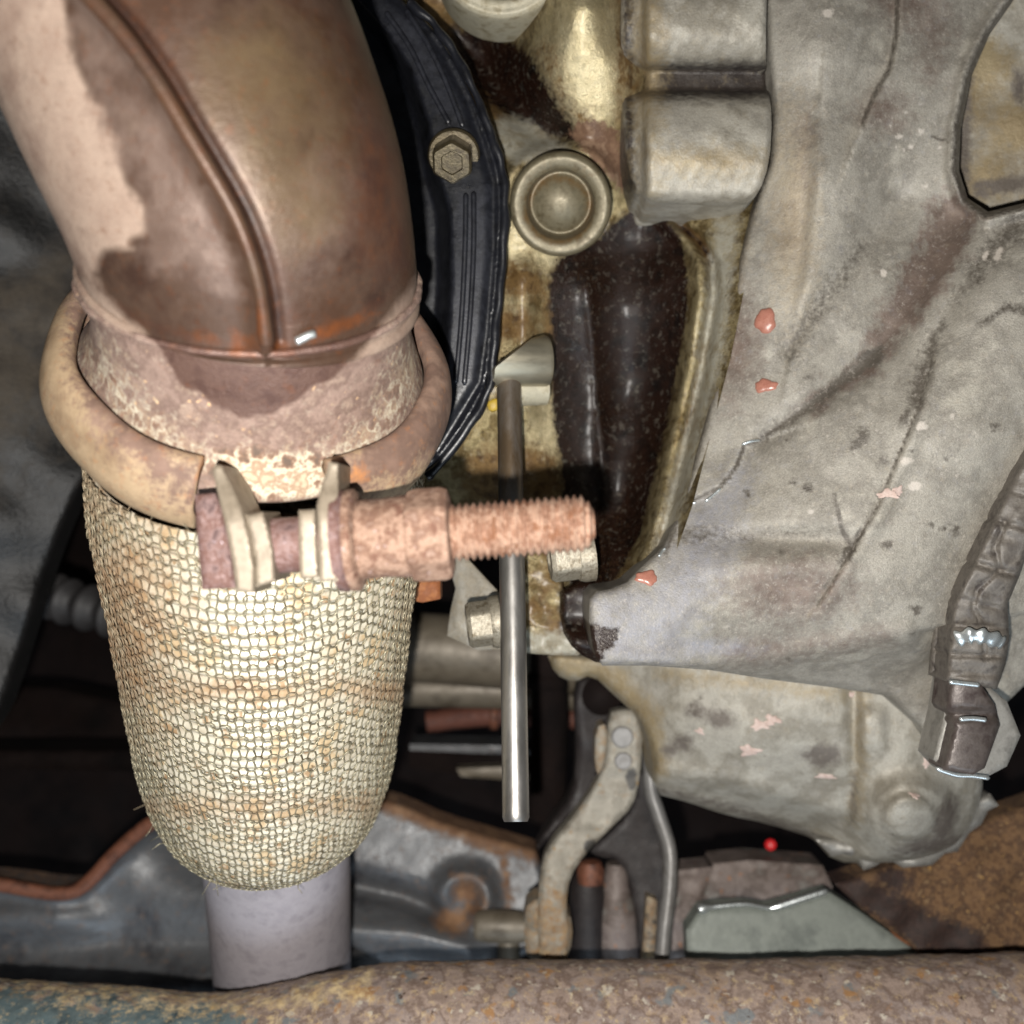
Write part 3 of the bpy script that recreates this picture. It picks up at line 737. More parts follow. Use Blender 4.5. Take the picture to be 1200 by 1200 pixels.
lathe('core_plug', P(657, 238, .3345), P(657, 238, 1) * -1 + np.array([0, 0, -.12]),
      resample([(-.002, 58 * k), (.003, 59 * k), (.0052, 58 * k), (.0064, 54 * k), (.0064, 48 * k), (.0058, 42 * k), (.0046, 39 * k), (.0004, 37 * k), (-.0006, 34 * k), (.0004, 28 * k), (.0018, 19 * k), (.0026, 9 * k), (.0028, .00001)], 70).tolist(), M['plug'], eb, 96,
      attrs={'brown': lambda X, Y: .75 * np.exp(-((np.hypot(X - 655, Y - 246) - 37) / 5) ** 2) + .35 * line_mask([(610, 225), (640, 195), (690, 205)], 3, 3, 6)(X, Y)}, sharp=80)
lathe('round_boss', P(588, -36, .345), np.array([0., -1, -.10]), resample([(-.004, 80 * k), (.014, 80 * k), (.018, 77 * k), (.0185, 70 * k), (.0185, 62 * k), (.0165, 54 * k), (.0155, 44 * k), (.016, 20 * k), (.016, .00001)], 60).tolist(), M['boss'], eb, 96, sharp=70)

yd = float(eb_d(np.array([577.]), np.array([476.]))[0])
M['yellow'] = mat('yellow_paint_trace', [(176, 148, 54), (150, 122, 44)], 2, .5, 0, (.8, .1), (.4, .2))
relief('yellow_paint_mark', smooth_poly([(570, 472), (580, 466), (586, 470), (584, 480), (574, 483)], 1), yd - .004, M['yellow'], eb, 2.5, .0045, 2, .0006)

# ---- double barrel housing above the gearbox
sb = thing('actuator_housing', 'pale cast double-barrel housing at the top, between engine block and gearbox', 'housing', P(825, 240, .33))
def sb_d(X, Y):
    y = Y
    h1 = np.sqrt(np.clip(1 - np.clip((y - 20) / 62, -1, 1) ** 2, 0, 1)); h2 = np.sqrt(np.clip(1 - np.clip((y - 176) / 70, -1, 1) ** 2, 0, 1))
    D = .335 - .020 * np.maximum(h1 ** .8, h2 ** .8)
    D = D - .0012 * np.exp(-((y - 226) / 8) ** 2)
    D = D + .010 * sstep(766, 742, X) ** 1.5 + .0025 * np.exp(-((X - 752) / 4.5) ** 2)
    return D + .0003 * wob(X, Y, 14, 5)
relief('barrel_casting', smooth_poly([(728, -40), (900, -40), (897, 60), (900, 100), (905, 135), (902, 190), (890, 226), (872, 242), (800, 240), (748, 236), (734, 200), (728, 100)], 1), sb_d, M['tail'], sb, 3.4, .03, 6, .003,
       attrs={'gold': union(spots_mask([(760, 60, 14, 120, 0), (830, 190, 60, 14, 0)], 20)), 'dark': lambda X, Y: 0 * X, 'recess_shade': union(line_mask([(750, 96), (910, 94)], 17, 17, 14, 1.4), line_mask([(736, -30), (738, 225)], 8, 8, 6, .9))})  # shade of the gap and left edge painted as a dark tone

# ================================================================== GEARBOX
gb = thing('gearbox', 'large grey-brown cast gearbox casing with red paint dabs and dark oil streaks and darkened grooves', 'gearbox', P(900, 790, .34))
ctrl = [(905, -30, .330), (900, 100, .328), (890, 230, .328), (862, 300, .327), (850, 400, .326), (800, 580, .318), (765, 680, .306), (700, 720, .300), (700, 780, .302), (800, 784, .310), (900, 795, .318), (1040, 815, .322),
        (960, 60, .316), (960, 200, .312), (950, 330, .314), (1000, 100, .318), (1040, 200, .322), (1100, 60, .324), (1060, 260, .324), (900, 400, .316), (980, 400, .316), (880, 520, .318), (1000, 420, .315), (950, 500, .308), (850, 640, .306),
        (930, 640, .304), (1000, 540, .304), (1080, 480, .300), (1090, 380, .308), (1160, 340, .302), (1200, 400, .298), (1150, 520, .297), (1050, 640, .300), (980, 720, .304), (1060, 740, .304), (1100, 650, .302), (1200, 600, .310), (1160, 760, .318), (1120, 880, .33), (900, 740, .308), (800, 720, .302), (1230, 250, .310), (1230, 0, .33), (1150, 930, .335)]
gbase = tps(ctrl, .02)
strA = [(1048, 235), (1010, 290), (970, 340), (945, 375), (925, 412)]
strB = [(1118, 255), (1095, 300), (1070, 350), (1040, 395), (1010, 430), (950, 475), (893, 513)]
strC = [(1195, 258), (1150, 310), (1110, 365), (1092, 400), (1080, 440), (1073, 468)]
thin = [(1092, 425), (1075, 480), (1050, 540), (1025, 598), (1000, 640), (975, 682), (955, 712)]
crack = [(893, 515), (872, 522), (862, 548), (845, 570), (822, 582), (800, 590)]
crease1 = [(1052, -20), (1050, 40), (1042, 80), (1022, 115), (1010, 145)]
notch = [(1240, -60), (1195, -10), (1160, 40), (1138, 90), (1126, 150), (1124, 200), (1134, 232), (1158, 248), (1200, 238), (1240, 228)]
lowedge = [(690, 770), (800, 775), (900, 770), (1000, 752), (1060, 742)]
def gb_d(X, Y):
    D = gbase(X, Y)
    for ln, w, dp in ((strA, 20, .0030), (strB, 26, .0045), (strC, 18, .0022)):
        d, _, a = seg_dist(X, Y, ln); ww = w * (1.15 - .7 * a); D = D + dp * (1 - .45 * a) * np.exp(-(d / ww) ** 2)
    d, s, a = seg_dist(X, Y, crack); D = D + .0016 * sstep(-4, 4, d * s * 1.0) * np.exp(-(d / 60) ** 2)
    d, s, a = seg_dist(X, Y, crease1); D = D + .005 * sstep(-5, 3, d * -s) * np.exp(-(d / 55) ** 2)
    d, s, a = seg_dist(X, Y, thin); D = D + .0008 * np.exp(-(d / 2.4) ** 2) - .0012 * np.exp(-((d - 8) / 10) ** 2) * (s > 0)
    d, s, a = seg_dist(X, Y, notch); D = D - .003 * np.exp(-((d - 9) / 7) ** 2)
    # V-shaped pocket and shallow fold
    D = D + .0035 * np.exp(-((X - 930) / 75) ** 2 - ((Y - 632) / 13) ** 2) - .002 * np.exp(-((X - 900) / 80) ** 2 - ((Y - 665) / 18) ** 2)
    d, s, a = seg_dist(X, Y, lowedge); D = D + .012 * sstep(0, 60, np.where(Y > 0, d * -s, 0)) - .002 * np.exp(-(d / 14) ** 2)
    d, s, a = seg_dist(X, Y, [(962, 120), (958, 220), (945, 330), (930, 400)]); D = D + .0022 * sstep(-4, 14, d * -s) * np.exp(-(d / 60) ** 2)
    return D + .0003 * wob(X, Y, 60, 6) + .0001 * wob(X, Y, 20, 7)
fl = [(rng.uniform(860, 1110), rng.uniform(430, 780)) for _ in range(16)]
spots = [(1008, 515, 15, 7, -.9), (1060, 488, 9, 5, -1.0), (1034, 540, 7, 5, -.7), (993, 648, 6, 9, .3), (1040, 638, 7, 5, -.4), (1105, 618, 5, 3, -.6), (1122, 620, 6, 3, -.6), (1090, 615, 4, 3, 0), (1075, 715, 6, 5, 0), (948, 573, 5, 4, 0), (875, 578, 4, 4, 0), (1165, 500, 5, 4, 0)] + \
        [(x, y, rng.uniform(1.5, 4), rng.uniform(1, 3), rng.uniform(-1, 1)) for x, y in fl]
dark = union(rag(line_mask(strA[1:], 5, 7, 16, .75), 3, 14, 1), rag(line_mask(strA[2:], 3, 3, 5, .9), 1, 9, 1), rag(line_mask([(1195, 258), (1150, 310), (1118, 355)], 12, 2, 12, .85), 5, 12, 2), rag(line_mask([(1104, 380), (1092, 400), (1080, 440), (1073, 468)], 3, 8, 7), 4, 12, 3), rag(line_mask([(1030, 412), (950, 475), (893, 513)], 9, 4, 5), 2, 10, 4), line_mask([(x, y) for x, y in thin], 1.6, 1.2, 1.2, .8), line_mask(crease1, 2.5, 1.5, 2, .9), rag(spots_mask(spots, 3), 2.2, 5, 2),  # oil streaks and spots, plus groove and crease shade painted dark
             line_mask([(978, 580), (986, 620), (1000, 645)], 2.5, 4, 2), line_mask([(1010, 622), (985, 660)], 4, 3, 2), line_mask(crack, 2.4, 2.4, 1.3), line_mask([(905, 135), (902, 190), (885, 240), (868, 300), (852, 400), (800, 590), (780, 650)], 2.5, 2, 2, .8), line_mask([(x - 4, y + 3) for x, y in notch], 5, 5, 5, .9),
             line_mask([(1092, 160), (1112, 166)], 1.8, 1.2, 1.2), line_mask([(800, 628), (985, 626)], 10, 3, 8, .5), line_mask([(1150, 380), (1180, 360), (1210, 365)], 4, 6, 4, .7))
brownf = union(rag(line_mask(strB[:6], 30, 6, 12, 1.3), 7, 12, 1), line_mask([(1045, -20), (1095, 30), (1090, 90)], 40, 8, 22, .8), line_mask([(945, 140), (935, 240), (930, 300)], 12, 12, 14, .7), spots_mask([(1035, 130, 26, 20, 0), (925, 690, 70, 35, 0), (860, 400, 30, 60, 0)], 22), line_mask([(860, 765), (1040, 745)], 18, 10, 14, .7))
blue = union(poly_mask([(690, 695), (760, 682), (790, 640), (800, 590), (880, 540), (870, 640), (800, 760), (700, 776)], 24), poly_mask([(690, 700), (760, 685), (800, 740), (900, 760), (780, 780), (700, 778)], 10))
pale = spots_mask([(1035, 320, 4, 5, 0), (1085, 218, 3, 3, 0), (1080, 500, 6, 5, 0), (1062, 540, 8, 4, 0), (1115, 488, 3, 3, 0), (1072, 570, 8, 5, 0), (950, 600, 4, 3, 0), (1054, 160, 4, 3, 0), (1068, 172, 3, 3, 0), (1080, 155, 3, 3, 0), (970, 15, 7, 5, 0), (1155, 300, 3, 6, .4), (1170, 298, 4, 9, .4)] +
                  [(rng.uniform(1020, 1110), rng.uniform(120, 200), rng.uniform(.9, 1.8), 1.2, 0) for _ in range(14)], 1.0)
gbpoly = [(896, -40), (900, 60), (907, 130), (903, 190), (885, 240), (868, 300), (852, 400), (828, 490), (800, 590), (778, 640), (752, 664), (735, 682), (716, 690), (699, 693), (691, 702), (690, 720), (692, 745), (697, 768), (706, 780),
          (760, 780), (830, 785), (900, 796), (980, 806), (1042, 816), (1078, 850), (1100, 888), (1122, 886), (1165, 838), (1200, 804), (1240, 775), (1330, 740), (1330, 205), (1200, 238), (1158, 248), (1134, 232), (1124, 200), (1126, 150), (1138, 90), (1160, 40), (1195, -10), (1215, -40)]
casing = relief('casing', gbpoly, gb_d, M['box'], gb, 3.2, .035, 7, .003, attrs={
    'dark': dark, 'brown': brownf, 'blue': lambda X, Y: .7 * blue(X, Y), 'pale': pale,
    'gold': union(spots_mask([(930, 250, 26, 110, 0), (862, 280, 10, 60, .2)], 20)), 'oil': rag(poly_mask([(675, 726), (700, 734), (724, 738), (722, 752), (708, 768), (698, 790), (675, 790)], 6), 2, 9, 2)})
relief('inspection_plate', [(1105, -60), (1330, -60), (1330, 270), (1105, 270)], lambda X, Y: .345 - .00004 * (X - 1100) + .0005 * wob(X, Y, 30, 8), M['tail'], gb, 5, .01,
       attrs={'gold': lambda X, Y: .6 + .5 * wob(X, Y, 40, 3), 'dark': union(line_mask([(1150, 222), (1190, 214), (1230, 218)], 11, 8, 5), line_mask([(1135, -20), (1128, 240)], 8, 8, 6), spots_mask([(1195, 100, 10, 20, 0)], 6))})
# raw bright lip along the crack in the casting
def on_surf(pts, obj, lift=.9985):
    r = []
    for x, y in pts:
        h, n_ = surf_hit(obj, x, y)
        if h is not None: r.append(np.array(h) * lift)
    return np.array(r)
for seg_ in ([(869, 521), (880, 517), (891, 516)], [(826, 588), (836, 580), (845, 572)], [(804, 590), (816, 589)], [(772, 652), (776, 646), (780, 642)]):
    C = on_surf(seg_, casing); C = resample(C, 10)
    tube('bright_chip', C, [.0001] + [.00042] * 8 + [.0001], M['weld'], casing, 8)
def dab(x, y, rx, ry, m, obj, name='paint_dab', rag=.12, h=.35, lobes=None):
    hp, nr = surf_hit(obj, x, y)
    if hp is None: return
    hp = np.array(hp); nr = np.array(nr); nr = nr if nr[1] < 0 else -nr
    k = hp[1] / F; ax = np.cross(nr, [0, 0, 1.]); ax /= np.linalg.norm(ax); ay = np.cross(ax, nr)
    if ax[0] < 0: ax = -ax
    n = 28; V = []; fs = []; ph = rng.uniform(0, 6, 3)
    for (q, z) in ((1.02, -.25), (1.0, .25), (.8, .75), (.45, .95), (.001, 1.0)):
        for j in range(n):
            a = j * 2 * math.pi / n; rr = q * (1 + rag * math.sin(3 * a + ph[0]) + rag * .7 * math.sin(5 * a + ph[1]) + rag * .5 * math.sin(8 * a + ph[2]))
            V.append(hp + ax * rx * k * rr * math.cos(a) + ay * ry * k * rr * math.sin(a) + nr * z * h * k * min(rx, ry))
    for i in range(4):
        for j in range(n): fs.append((i * n + j, i * n + (j + 1) % n, (i + 1) * n + (j + 1) % n, (i + 1) * n + j))
    mesh(name, V, fs, m, obj)
dab(897, 376, 12, 15, M['redpaint'], casing, rag=.07)
dab(897, 452, 13, 8, M['redpaint'], casing, rag=.12)
dab(758, 677, 13, 9, M['redpaint'], casing, rag=.12)
for x, y, rx, ry in ((1040, 579, 12, 5), (1052, 575, 7, 5), (1148, 150, 6, 7)): dab(x, y, rx, ry, M['pink'], casing if x < 1100 else casing, rag=.25, h=.2)

# ---- tail section of the gearbox below
ctrl = [(650, 768, .380), (690, 790, .378), (760, 800, .368), (770, 930, .378), (860, 960, .386), (950, 990, .392), (900, 790, .352), (1000, 800, .350), (880, 860, .352), (960, 870, .352), (900, 930, .366), (1000, 930, .358), (1020, 1010, .372), (1060, 960, .352), (1100, 1000, .372), (1130, 950, .362), (1080, 880, .350), (1100, 830, .352), (820, 850, .358), (1180, 900, .37)]
tb = tps(ctrl)
def tail_d(X, Y):
    D = tb(X, Y)
    d, _, _ = seg_dist(X, Y, [(772, 905), (860, 915), (940, 940), (1000, 955)]); D = D - .003 * np.exp(-(d / 14) ** 2)
    d, s, _ = seg_dist(X, Y, [(1000, 810), (1002, 900), (990, 960)]); D = D + .003 * np.exp(-(d / 8) ** 2)
    r = np.hypot((X - 1065) / 1.15, Y - 958); D = D - .010 * sstep(60, 20, r) + .002 * np.exp(-((r - 30) / 5) ** 2)
    D = D - .003 * np.exp(-(((X - 1022) / 16) ** 4 + ((Y - 855) / 26) ** 4))
    return D + .0004 * wob(X, Y, 40, 2) + .0001 * wob(X, Y, 14, 5)
tail = relief('tail_casting', smooth_poly([(640, 762), (700, 770), (800, 770), (1060, 790), (1110, 800), (1150, 880), (1152, 935), (1130, 985), (1085, 1006), (1030, 1012), (975, 1010), (962, 985), (900, 965), (850, 955), (800, 938), (766, 930), (764, 880), (748, 840), (720, 815), (694, 790), (672, 800), (650, 790)], 1), tail_d, M['tail'], gb, 4, .03, 9, .005,
     attrs={'gold': union(line_mask([(650, 775), (720, 795), (760, 840), (770, 900)], 16, 12, 10), line_mask([(1010, 810), (1004, 960)], 9, 9, 8, .6), line_mask([(780, 790), (1000, 815)], 10, 8, 9, .6)),
            'dark': union(spots_mask([(842, 843, 17, 11, 0), (800, 870, 14, 9, 0), (815, 833, 12, 9, 0), (965, 885, 22, 13, 0), (1108, 962, 12, 30, .3), (1090, 990, 40, 9, -.2), (785, 880, 10, 7, 0)], 5), line_mask([(772, 925), (860, 948), (950, 980)], 4, 6, 5, .8), line_mask([(1000, 905), (1000, 960)], 4, 3, 4, .7))})
for x, y, rx, ry, mm in ((890, 850, 9, 6, 'pink'), (905, 844, 9, 6, 'pink'), (878, 880, 11, 8, 'pink'), (968, 910, 15, 4, 'pink'), (1087, 893, 7, 6, 'pink'), (1072, 932, 6, 5, 'pink'), (984, 992, 8, 7, 'redpaint'), (998, 813, 9, 3, 'pink'), (820, 857, 5, 4, 'pink')):
    dab(x, y, rx, ry, M[mm], tail, rag=.25, h=.2)
relief('ragged_flange', [(956, 984), (975, 1004), (988, 1001), (1004, 1004), (1012, 1020), (1024, 1016), (1040, 1006), (1058, 1017), (1092, 1014), (1108, 1000), (1122, 998), (1136, 976), (1150, 966), (1158, 950), (1170, 944), (1160, 930), (1140, 940), (1110, 972), (1040, 985)],
       lambda X, Y: .376 + .0012 * wob(X, Y, 16, 3), M['hexgrey'], gb, 3.5, .008, 5, .002)
rd_x, rd_y = 903, 990
lathe('red_paint_spot', P(rd_x, rd_y, .432), -P(rd_x, rd_y, .432), [(-.002, .0012), (.0, .0022), (.0004, .0017), (.0005, .00001)], M['brightred'], None, 24, label='tiny bright red dot in the dark gap under the gearbox', cat='paint spot')

# ---- flange bolts beside the rod
def side_bolt(label, x0, x1, xw, yc, ryh, ryw, d):
    k = d / F
    t = thing('flange_bolt', label, 'bolt', P(xw, yc, d), 'bolts through the gearbox flange')
    a = np.array([-1., -.10, -.12]); a /= np.linalg.norm(a)
    bolt(t, P(xw, yc, d), a, ryw * k, (xw - x1) * k, ryh * k, (x1 - x0) * k, M['steelbolt'], up=[0, -.5, -.87])
side_bolt('lower zinc hex bolt left of the steel rod', 547, 574, 586, 728, 27, 31, .325)
side_bolt('upper speckled hex bolt under the tip of the rusty stud', 643, 676, 694, 650, 27, 31, .318)
# flange web that carries them
fw = thing('gearbox_flange', 'narrow speckled cast flange strip behind the steel rod', 'flange', P(640, 760, .35))
relief('flange_strip', smooth_poly([(595, 650), (655, 640), (662, 700), (668, 745), (690, 768), (640, 768), (592, 762), (586, 700)], 1), lambda X, Y: .338 + .0008 * wob(X, Y, 15, 2), M['block'], fw, 4, .02, 5, .002,
       attrs={'oil': union(spots_mask([(668, 715, 12, 50, 0)], 6)), 'brown': lambda X, Y: .5 + .4 * wob(X, Y, 20, 3), 'grey': poly_mask([(590, 740), (680, 740), (680, 770), (590, 770)], 6), 'crud': lambda X, Y: 0 * X})
relief('oily_corner', smooth_poly([(656, 680), (745, 680), (745, 770), (706, 780), (674, 764), (656, 735)], 1), lambda X, Y: .334 - .006 * np.exp(-((Y - 755) / 18) ** 2) + .0005 * wob(X, Y, 20, 1), M['block'], fw, 4, .02, 8, .004,
       attrs={'oil': lambda X, Y: 1 + 0 * X, 'brown': lambda X, Y: 0 * X, 'grey': lambda X, Y: 0 * X, 'crud': lambda X, Y: 0 * X})

# ================================================================== BLACK COVER
cv = thing('sump_cover', 'oily black pressed cover with ribbed rim behind the exhaust elbow', 'cover', P(500, 560, .34))
cpoly = smooth_poly([(420, -40), (445, -30), (475, 5), (505, 30), (532, 70), (556, 118), (575, 165), (588, 205), (589, 260), (584, 330), (578, 390), (572, 450), (552, 490), (515, 540), (495, 556), (400, 556), (380, 300), (400, 0)], 1)
ribs = [[(452, 14), (480, 55), (502, 100), (527, 146)], [(476, 12), (500, 50), (522, 95), (543, 150)], [(546, 226), (545, 290), (541, 370), (534, 450)], [(555, 224), (555, 290), (551, 370), (544, 452)]]
rimc = [(455, -10), (490, 22), (520, 62), (548, 118), (566, 170), (578, 215), (578, 290), (570, 390), (562, 448), (512, 530)]
def cv_d(X, Y):
    d, s, _ = seg_dist(X, Y, [(400, -20), (455, 40), (480, 80), (500, 140), (512, 200), (526, 250), (528, 330), (522, 420), (500, 480), (440, 540)])
    D = .322 + .016 * sstep(-4, 16, -d * s)
    dd, _, _ = seg_dist(X, Y, rimc); D = D + .0014 * np.exp(-((dd) / 6) ** 2)
    return D
worn = union(poly_mask([(538, 230), (573, 220), (572, 300), (562, 400), (553, 450), (530, 450), (530, 330)], 8), line_mask([(470, 30), (500, 80), (530, 140)], 13, 11, 8, .55), line_mask([(520, 300), (515, 420)], 3, 3, 4, .5))
cover = relief('cover_pressing', cpoly, cv_d, M['black'], cv, 2.6, .02, 4, .002, attrs={'worn': worn})
C = resample([tuple(P(x, y, .3235)) for x, y in [(478, 2), (508, 28), (536, 68), (560, 116), (578, 165), (590, 206), (591, 260), (587, 330), (580, 392), (574, 452), (553, 494), (516, 544), (500, 560)]], 170)
for r in ribs:
    rc = resample(r, 40); rc = P(rc[:, 0], rc[:, 1], cv_d(rc[:, 0], rc[:, 1]) - .0001)
    tube('rib', rc, np.concatenate([[.0003], np.full(38, .00085), [.0003]]), M['black'], cover, 10, attrs={'worn': lambda X, Y: .45 + 0 * X})
C = C + .00018 * np.stack([np.sin(np.arange(170) * q + q) for q in (.61, .47, .53)], -1)
tube('sealant_bead', C, .0013 + .0003 * np.sin(np.arange(170) * .35) * np.sin(np.arange(170) * .13), M['black'], cv, 12, attrs={'worn': lambda X, Y: 0 * X})
a = np.array([-.02, -1., -.62]); k = .318 / F
bolt(cv, P(532, 181, .323), a, 31 * k, .0020, 25 * k, .0080, M['oilbolt'], up=[1, 0, 0], names=('cover_bolt_head', 'cover_bolt_washer'))

# ================================================================== STEEL ROD
rodt = thing('locking_pin', 'shiny straight steel rod hanging from a short cross-bored steel head', 'locking pin', P(605, 963, .292))
C = resample([tuple(P(596, 425, .328)), tuple(P(599, 600, .316)), tuple(P(602, 780, .304)), tuple(P(604.5, 963, .2925))], 60)
Rr = np.full(60, .00362); Rr[0] *= .9; Rr[-1] *= .86
V, fs = sweep_geo(C, Rr, 40); rpx, rpy = proj(V); rodm = mesh('rod', V, fs, M['rod'], rodt, sharp=40, attrs={'painted_reflection': sstep(660, 540, rpy)})  # brown reflection painted over the rod's upper half
hd = np.array([1., .25, .06]); hd /= np.linalg.norm(hd)
V, fs = lathe_geo(P(572, 425, .326), hd, [(0, .004), (.0004, .0072), (.0172, .0078), (.0182, .0074), (.0182, .0066), (.016, .006)], 64)
# slanting cut at the left end
V = np.asarray(V); px_, py_ = proj(V)
m0 = np.arange(len(V)) < 128
V[m0, 0] += np.clip((V[m0, 2] - P(0, 434, .326)[2]), 0, 1) * 1.35
mesh('pin_head', V, fs, M['rodhead'], rodt, sharp=40)
lathe('pin_collar', P(596, 456, .332), [1., .25, .06], [(0, .002), (0, .0052), (.0115, .0052), (.0118, .002)], M['boss'], rodt, 40)

# ================================================================== BACKGROUND UNDERNEATH
# bracket with orange tab
br = thing('mount_bracket', 'small grey bracket with orange rusty tab behind the nut', 'bracket', P(550, 760, .36))
relief('bracket_plate', [(520, 640), (548, 655), (590, 700), (596, 760), (560, 762), (524, 745), (528, 715), (534, 690)], lambda X, Y: .352 - .0001 * (X - 520), M['tail'], br, 5, .006, 4, .001, attrs={'gold': lambda X, Y: .2 + 0 * X, 'dark': lambda X, Y: 0 * X})
relief('rusty_tab', [(470, 676), (516, 680), (516, 702), (495, 706), (470, 702)], .335, M['orangetab'], br, 5, .008, 4, .001)

def hpipe(name, label, cat, pts, r, m, group=None):
    t = thing(name, label, cat, P(*pts[0]), group)
    C = resample([tuple(P(*p)) for p in pts], 40)
    tube(name.split('_')[-1] + '_body', C, r, m, t, 24); return t
t = hpipe('transverse_pipe', 'wide dull tan pipe crossing behind the rod below the lower bolt', 'pipe', [(440, 756, .47), (540, 762, .47), (690, 776, .47)], .0150, M['tan'])
C = np.array([P(478, 757, .47), P(486, 757.5, .47)]); tube('pipe_collar', C, .0166, M['tan'], t, 28)
t = hpipe('transverse_pipe', 'thinner tan pipe just under the wide tan pipe', 'pipe', [(440, 806, .49), (540, 808, .49), (690, 812, .49)], .0082, M['tan'])
C = np.array([P(640, 810.5, .49), P(650, 811, .49)]); tube('pipe_collar', C, .0097, M['tan'], t, 28)
t = hpipe('rust_bar', 'dark red rusty bar crossing the dark gap behind the rod', 'bar', [(500, 846, .50), (580, 838, .50), (680, 842, .50)], .0050, M['redrod'])
C = np.array([P(574, 838.5, .50), P(583, 838.2, .50)]); tube('bar_collar', C, .0064, M['copper'], t, 20)
sl = thing('gap_rail', 'thin grey rail low in the dark gap between flex joint and rod', 'rail', P(470, 878, .5))
relief('rail_top', [(480, 872), (585, 874), (640, 880), (640, 886), (480, 879)], .50, M['subframe'], sl, 6, .02, 2, .001, attrs={'rust': lambda X, Y: 0 * X})
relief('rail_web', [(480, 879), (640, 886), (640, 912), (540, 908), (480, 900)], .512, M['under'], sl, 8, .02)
relief('rail_lip', [(535, 901), (590, 899), (625, 908), (622, 916), (540, 910)], .500, M['tan'], sl, 6, .008, 2, .001)
# dark vertical drive boot / post right of rod
ps = thing('dark_post', 'black upright post in the gap between steel rod and forked bracket', 'post', P(640, 960, .44))
C = resample([tuple(P(642, 740, .45)), tuple(P(644, 850, .45)), tuple(P(640, 960, .45))], 30)
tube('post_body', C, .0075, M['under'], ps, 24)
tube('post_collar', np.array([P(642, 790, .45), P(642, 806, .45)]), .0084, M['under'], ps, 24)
pv = thing('brown_hanger', 'dark brown curved hanger strap left of the forked bracket', 'hanger', P(690, 960, .42))
relief('hanger_strap', smooth_poly([(672, 800), (694, 792), (720, 800), (724, 830), (712, 850), (706, 900), (698, 935), (650, 980), (625, 1000), (640, 970), (672, 930), (676, 880)], 1), lambda X, Y: (.415 + .0008 * wob(X, Y, 30, 2)), M['forkback'], pv, 5, .01, 6, .002)
tube('hanger_eye', np.array([P(705, 815, .424), P(705, 815, .413)]), .0075, M['under'], pv, 28)

# forked bracket
fk = thing('forked_bracket', 'weathered grey forked strap bracket with two rivets and rusty feet', 'bracket', P(680, 1128, .40))
arm = smooth_poly([(713, 836), (728, 831), (751, 834), (753, 870), (750, 910), (742, 945), (718, 968), (686, 1000), (668, 1027), (663, 1060), (668, 1095), (661, 1132), (632, 1132), (630, 1067), (633, 1023), (641, 993), (677, 950), (697, 920), (711, 893)], 1)
rustm = poly_mask([(600, 1035), (700, 1040), (700, 1140), (600, 1140)], 25)
sarm = relief('strap_arm', arm, lambda X, Y: .400 - .012 * sstep(900, 1100, Y) + .0005 * wob(X, Y, 20, 4), M['fork'], fk, 3.4, .006, 6, .0015,
       attrs={'rust': lambda X, Y: .5 * rustm(X, Y) + .1 * wob(X, Y, 14, 5), 'dark': spots_mask([(740, 912, 6, 12, 0), (692, 992, 9, 8, 0)], 4)})
for (x, y, r) in ((729, 863, 13), (730, 891, 10.5)):
    kk = .399 / F; lathe('rivet', P(x, y, .401), [0, -1., 0], [(-.001, r * kk), (.0012, r * kk), (.0018, r * kk * .85), (.0018, .00001)], M['forkedge'], sarm, 28)
relief('side_tab', smooth_poly([(698, 852), (712, 848), (712, 895), (704, 912), (697, 900)], 1), .404, M['fork'], fk, 3.5, .01, 3, .001, attrs={'rust': lambda X, Y: .3 + 0 * X, 'dark': lambda X, Y: 0 * X})
C = resample([tuple(P(x, y, d)) for x, y, d in ((756, 836, .408), (761, 860, .406), (762, 920, .404), (772, 955, .402), (784, 995, .400), (784, 1040, .396), (778, 1090, .393), (775, 1130, .391))], 60)
V, fs = sweep_geo(C, .0026, 4); tube('edge_bar', C, .0034, M['forkedge'], fk, 16, squash=(1.6, .8))
relief('web_plate', smooth_poly([(748, 900), (766, 925), (786, 1000), (778, 1128), (750, 1128), (744, 1050), (728, 1008), (700, 1004), (690, 996), (720, 972), (744, 945)], 1), lambda X, Y: .414 - .006 * sstep(950, 1120, Y), M['forkback'], fk, 5, .006, 5, .001)
relief('rusty_foot', smooth_poly([(612, 1066), (632, 1050), (668, 1068), (672, 1100), (660, 1134), (618, 1134)], 1), lambda X, Y: .396 + .0006 * wob(X, Y, 12, 1), M['fork'], fk, 4, .012, 6, .002, attrs={'rust': lambda X, Y: .42 + .15 * wob(X, Y, 14, 2), 'dark': lambda X, Y: 0 * X})
relief('rusty_strip', [(758, 1050), (770, 1055), (768, 1128), (752, 1128)], .404, M['fork'], fk, 4, .006, 3, .001, attrs={'rust': lambda X, Y: .5 + 0 * X, 'dark': lambda X, Y: .4 + 0 * X})
# bush inside the fork
bs = thing('fork_bush', 'dull upright bush with brown cap held inside the forked bracket', 'bush', P(712, 1130, .425))
kk = .43 / F
lathe('bush_body', P(722, 1140, .43), [0, 0, 1.], resample([(0, 26 * kk), (.018, 26 * kk), (.026, 24 * kk), (.032, 17 * kk), (.040, 13 * kk), (.043, 11 * kk)], 40).tolist(), M['mauve'], bs, 40)
lathe('bush_sleeve', P(688, 1140, .428), [0, 0, 1.], resample([(0, 21 * kk), (.026, 21 * kk), (.036, 18 * kk), (.040, 10 * kk)], 30).tolist(), M['forkback'], bs, 36)
lathe('bush_cap', P(692, 1028, .424), [0, 0, 1.], [(-.002, 15 * kk), (.003, 16 * kk), (.006, 12 * kk), (.0065, .00001)], M['copper'], bs, 30)

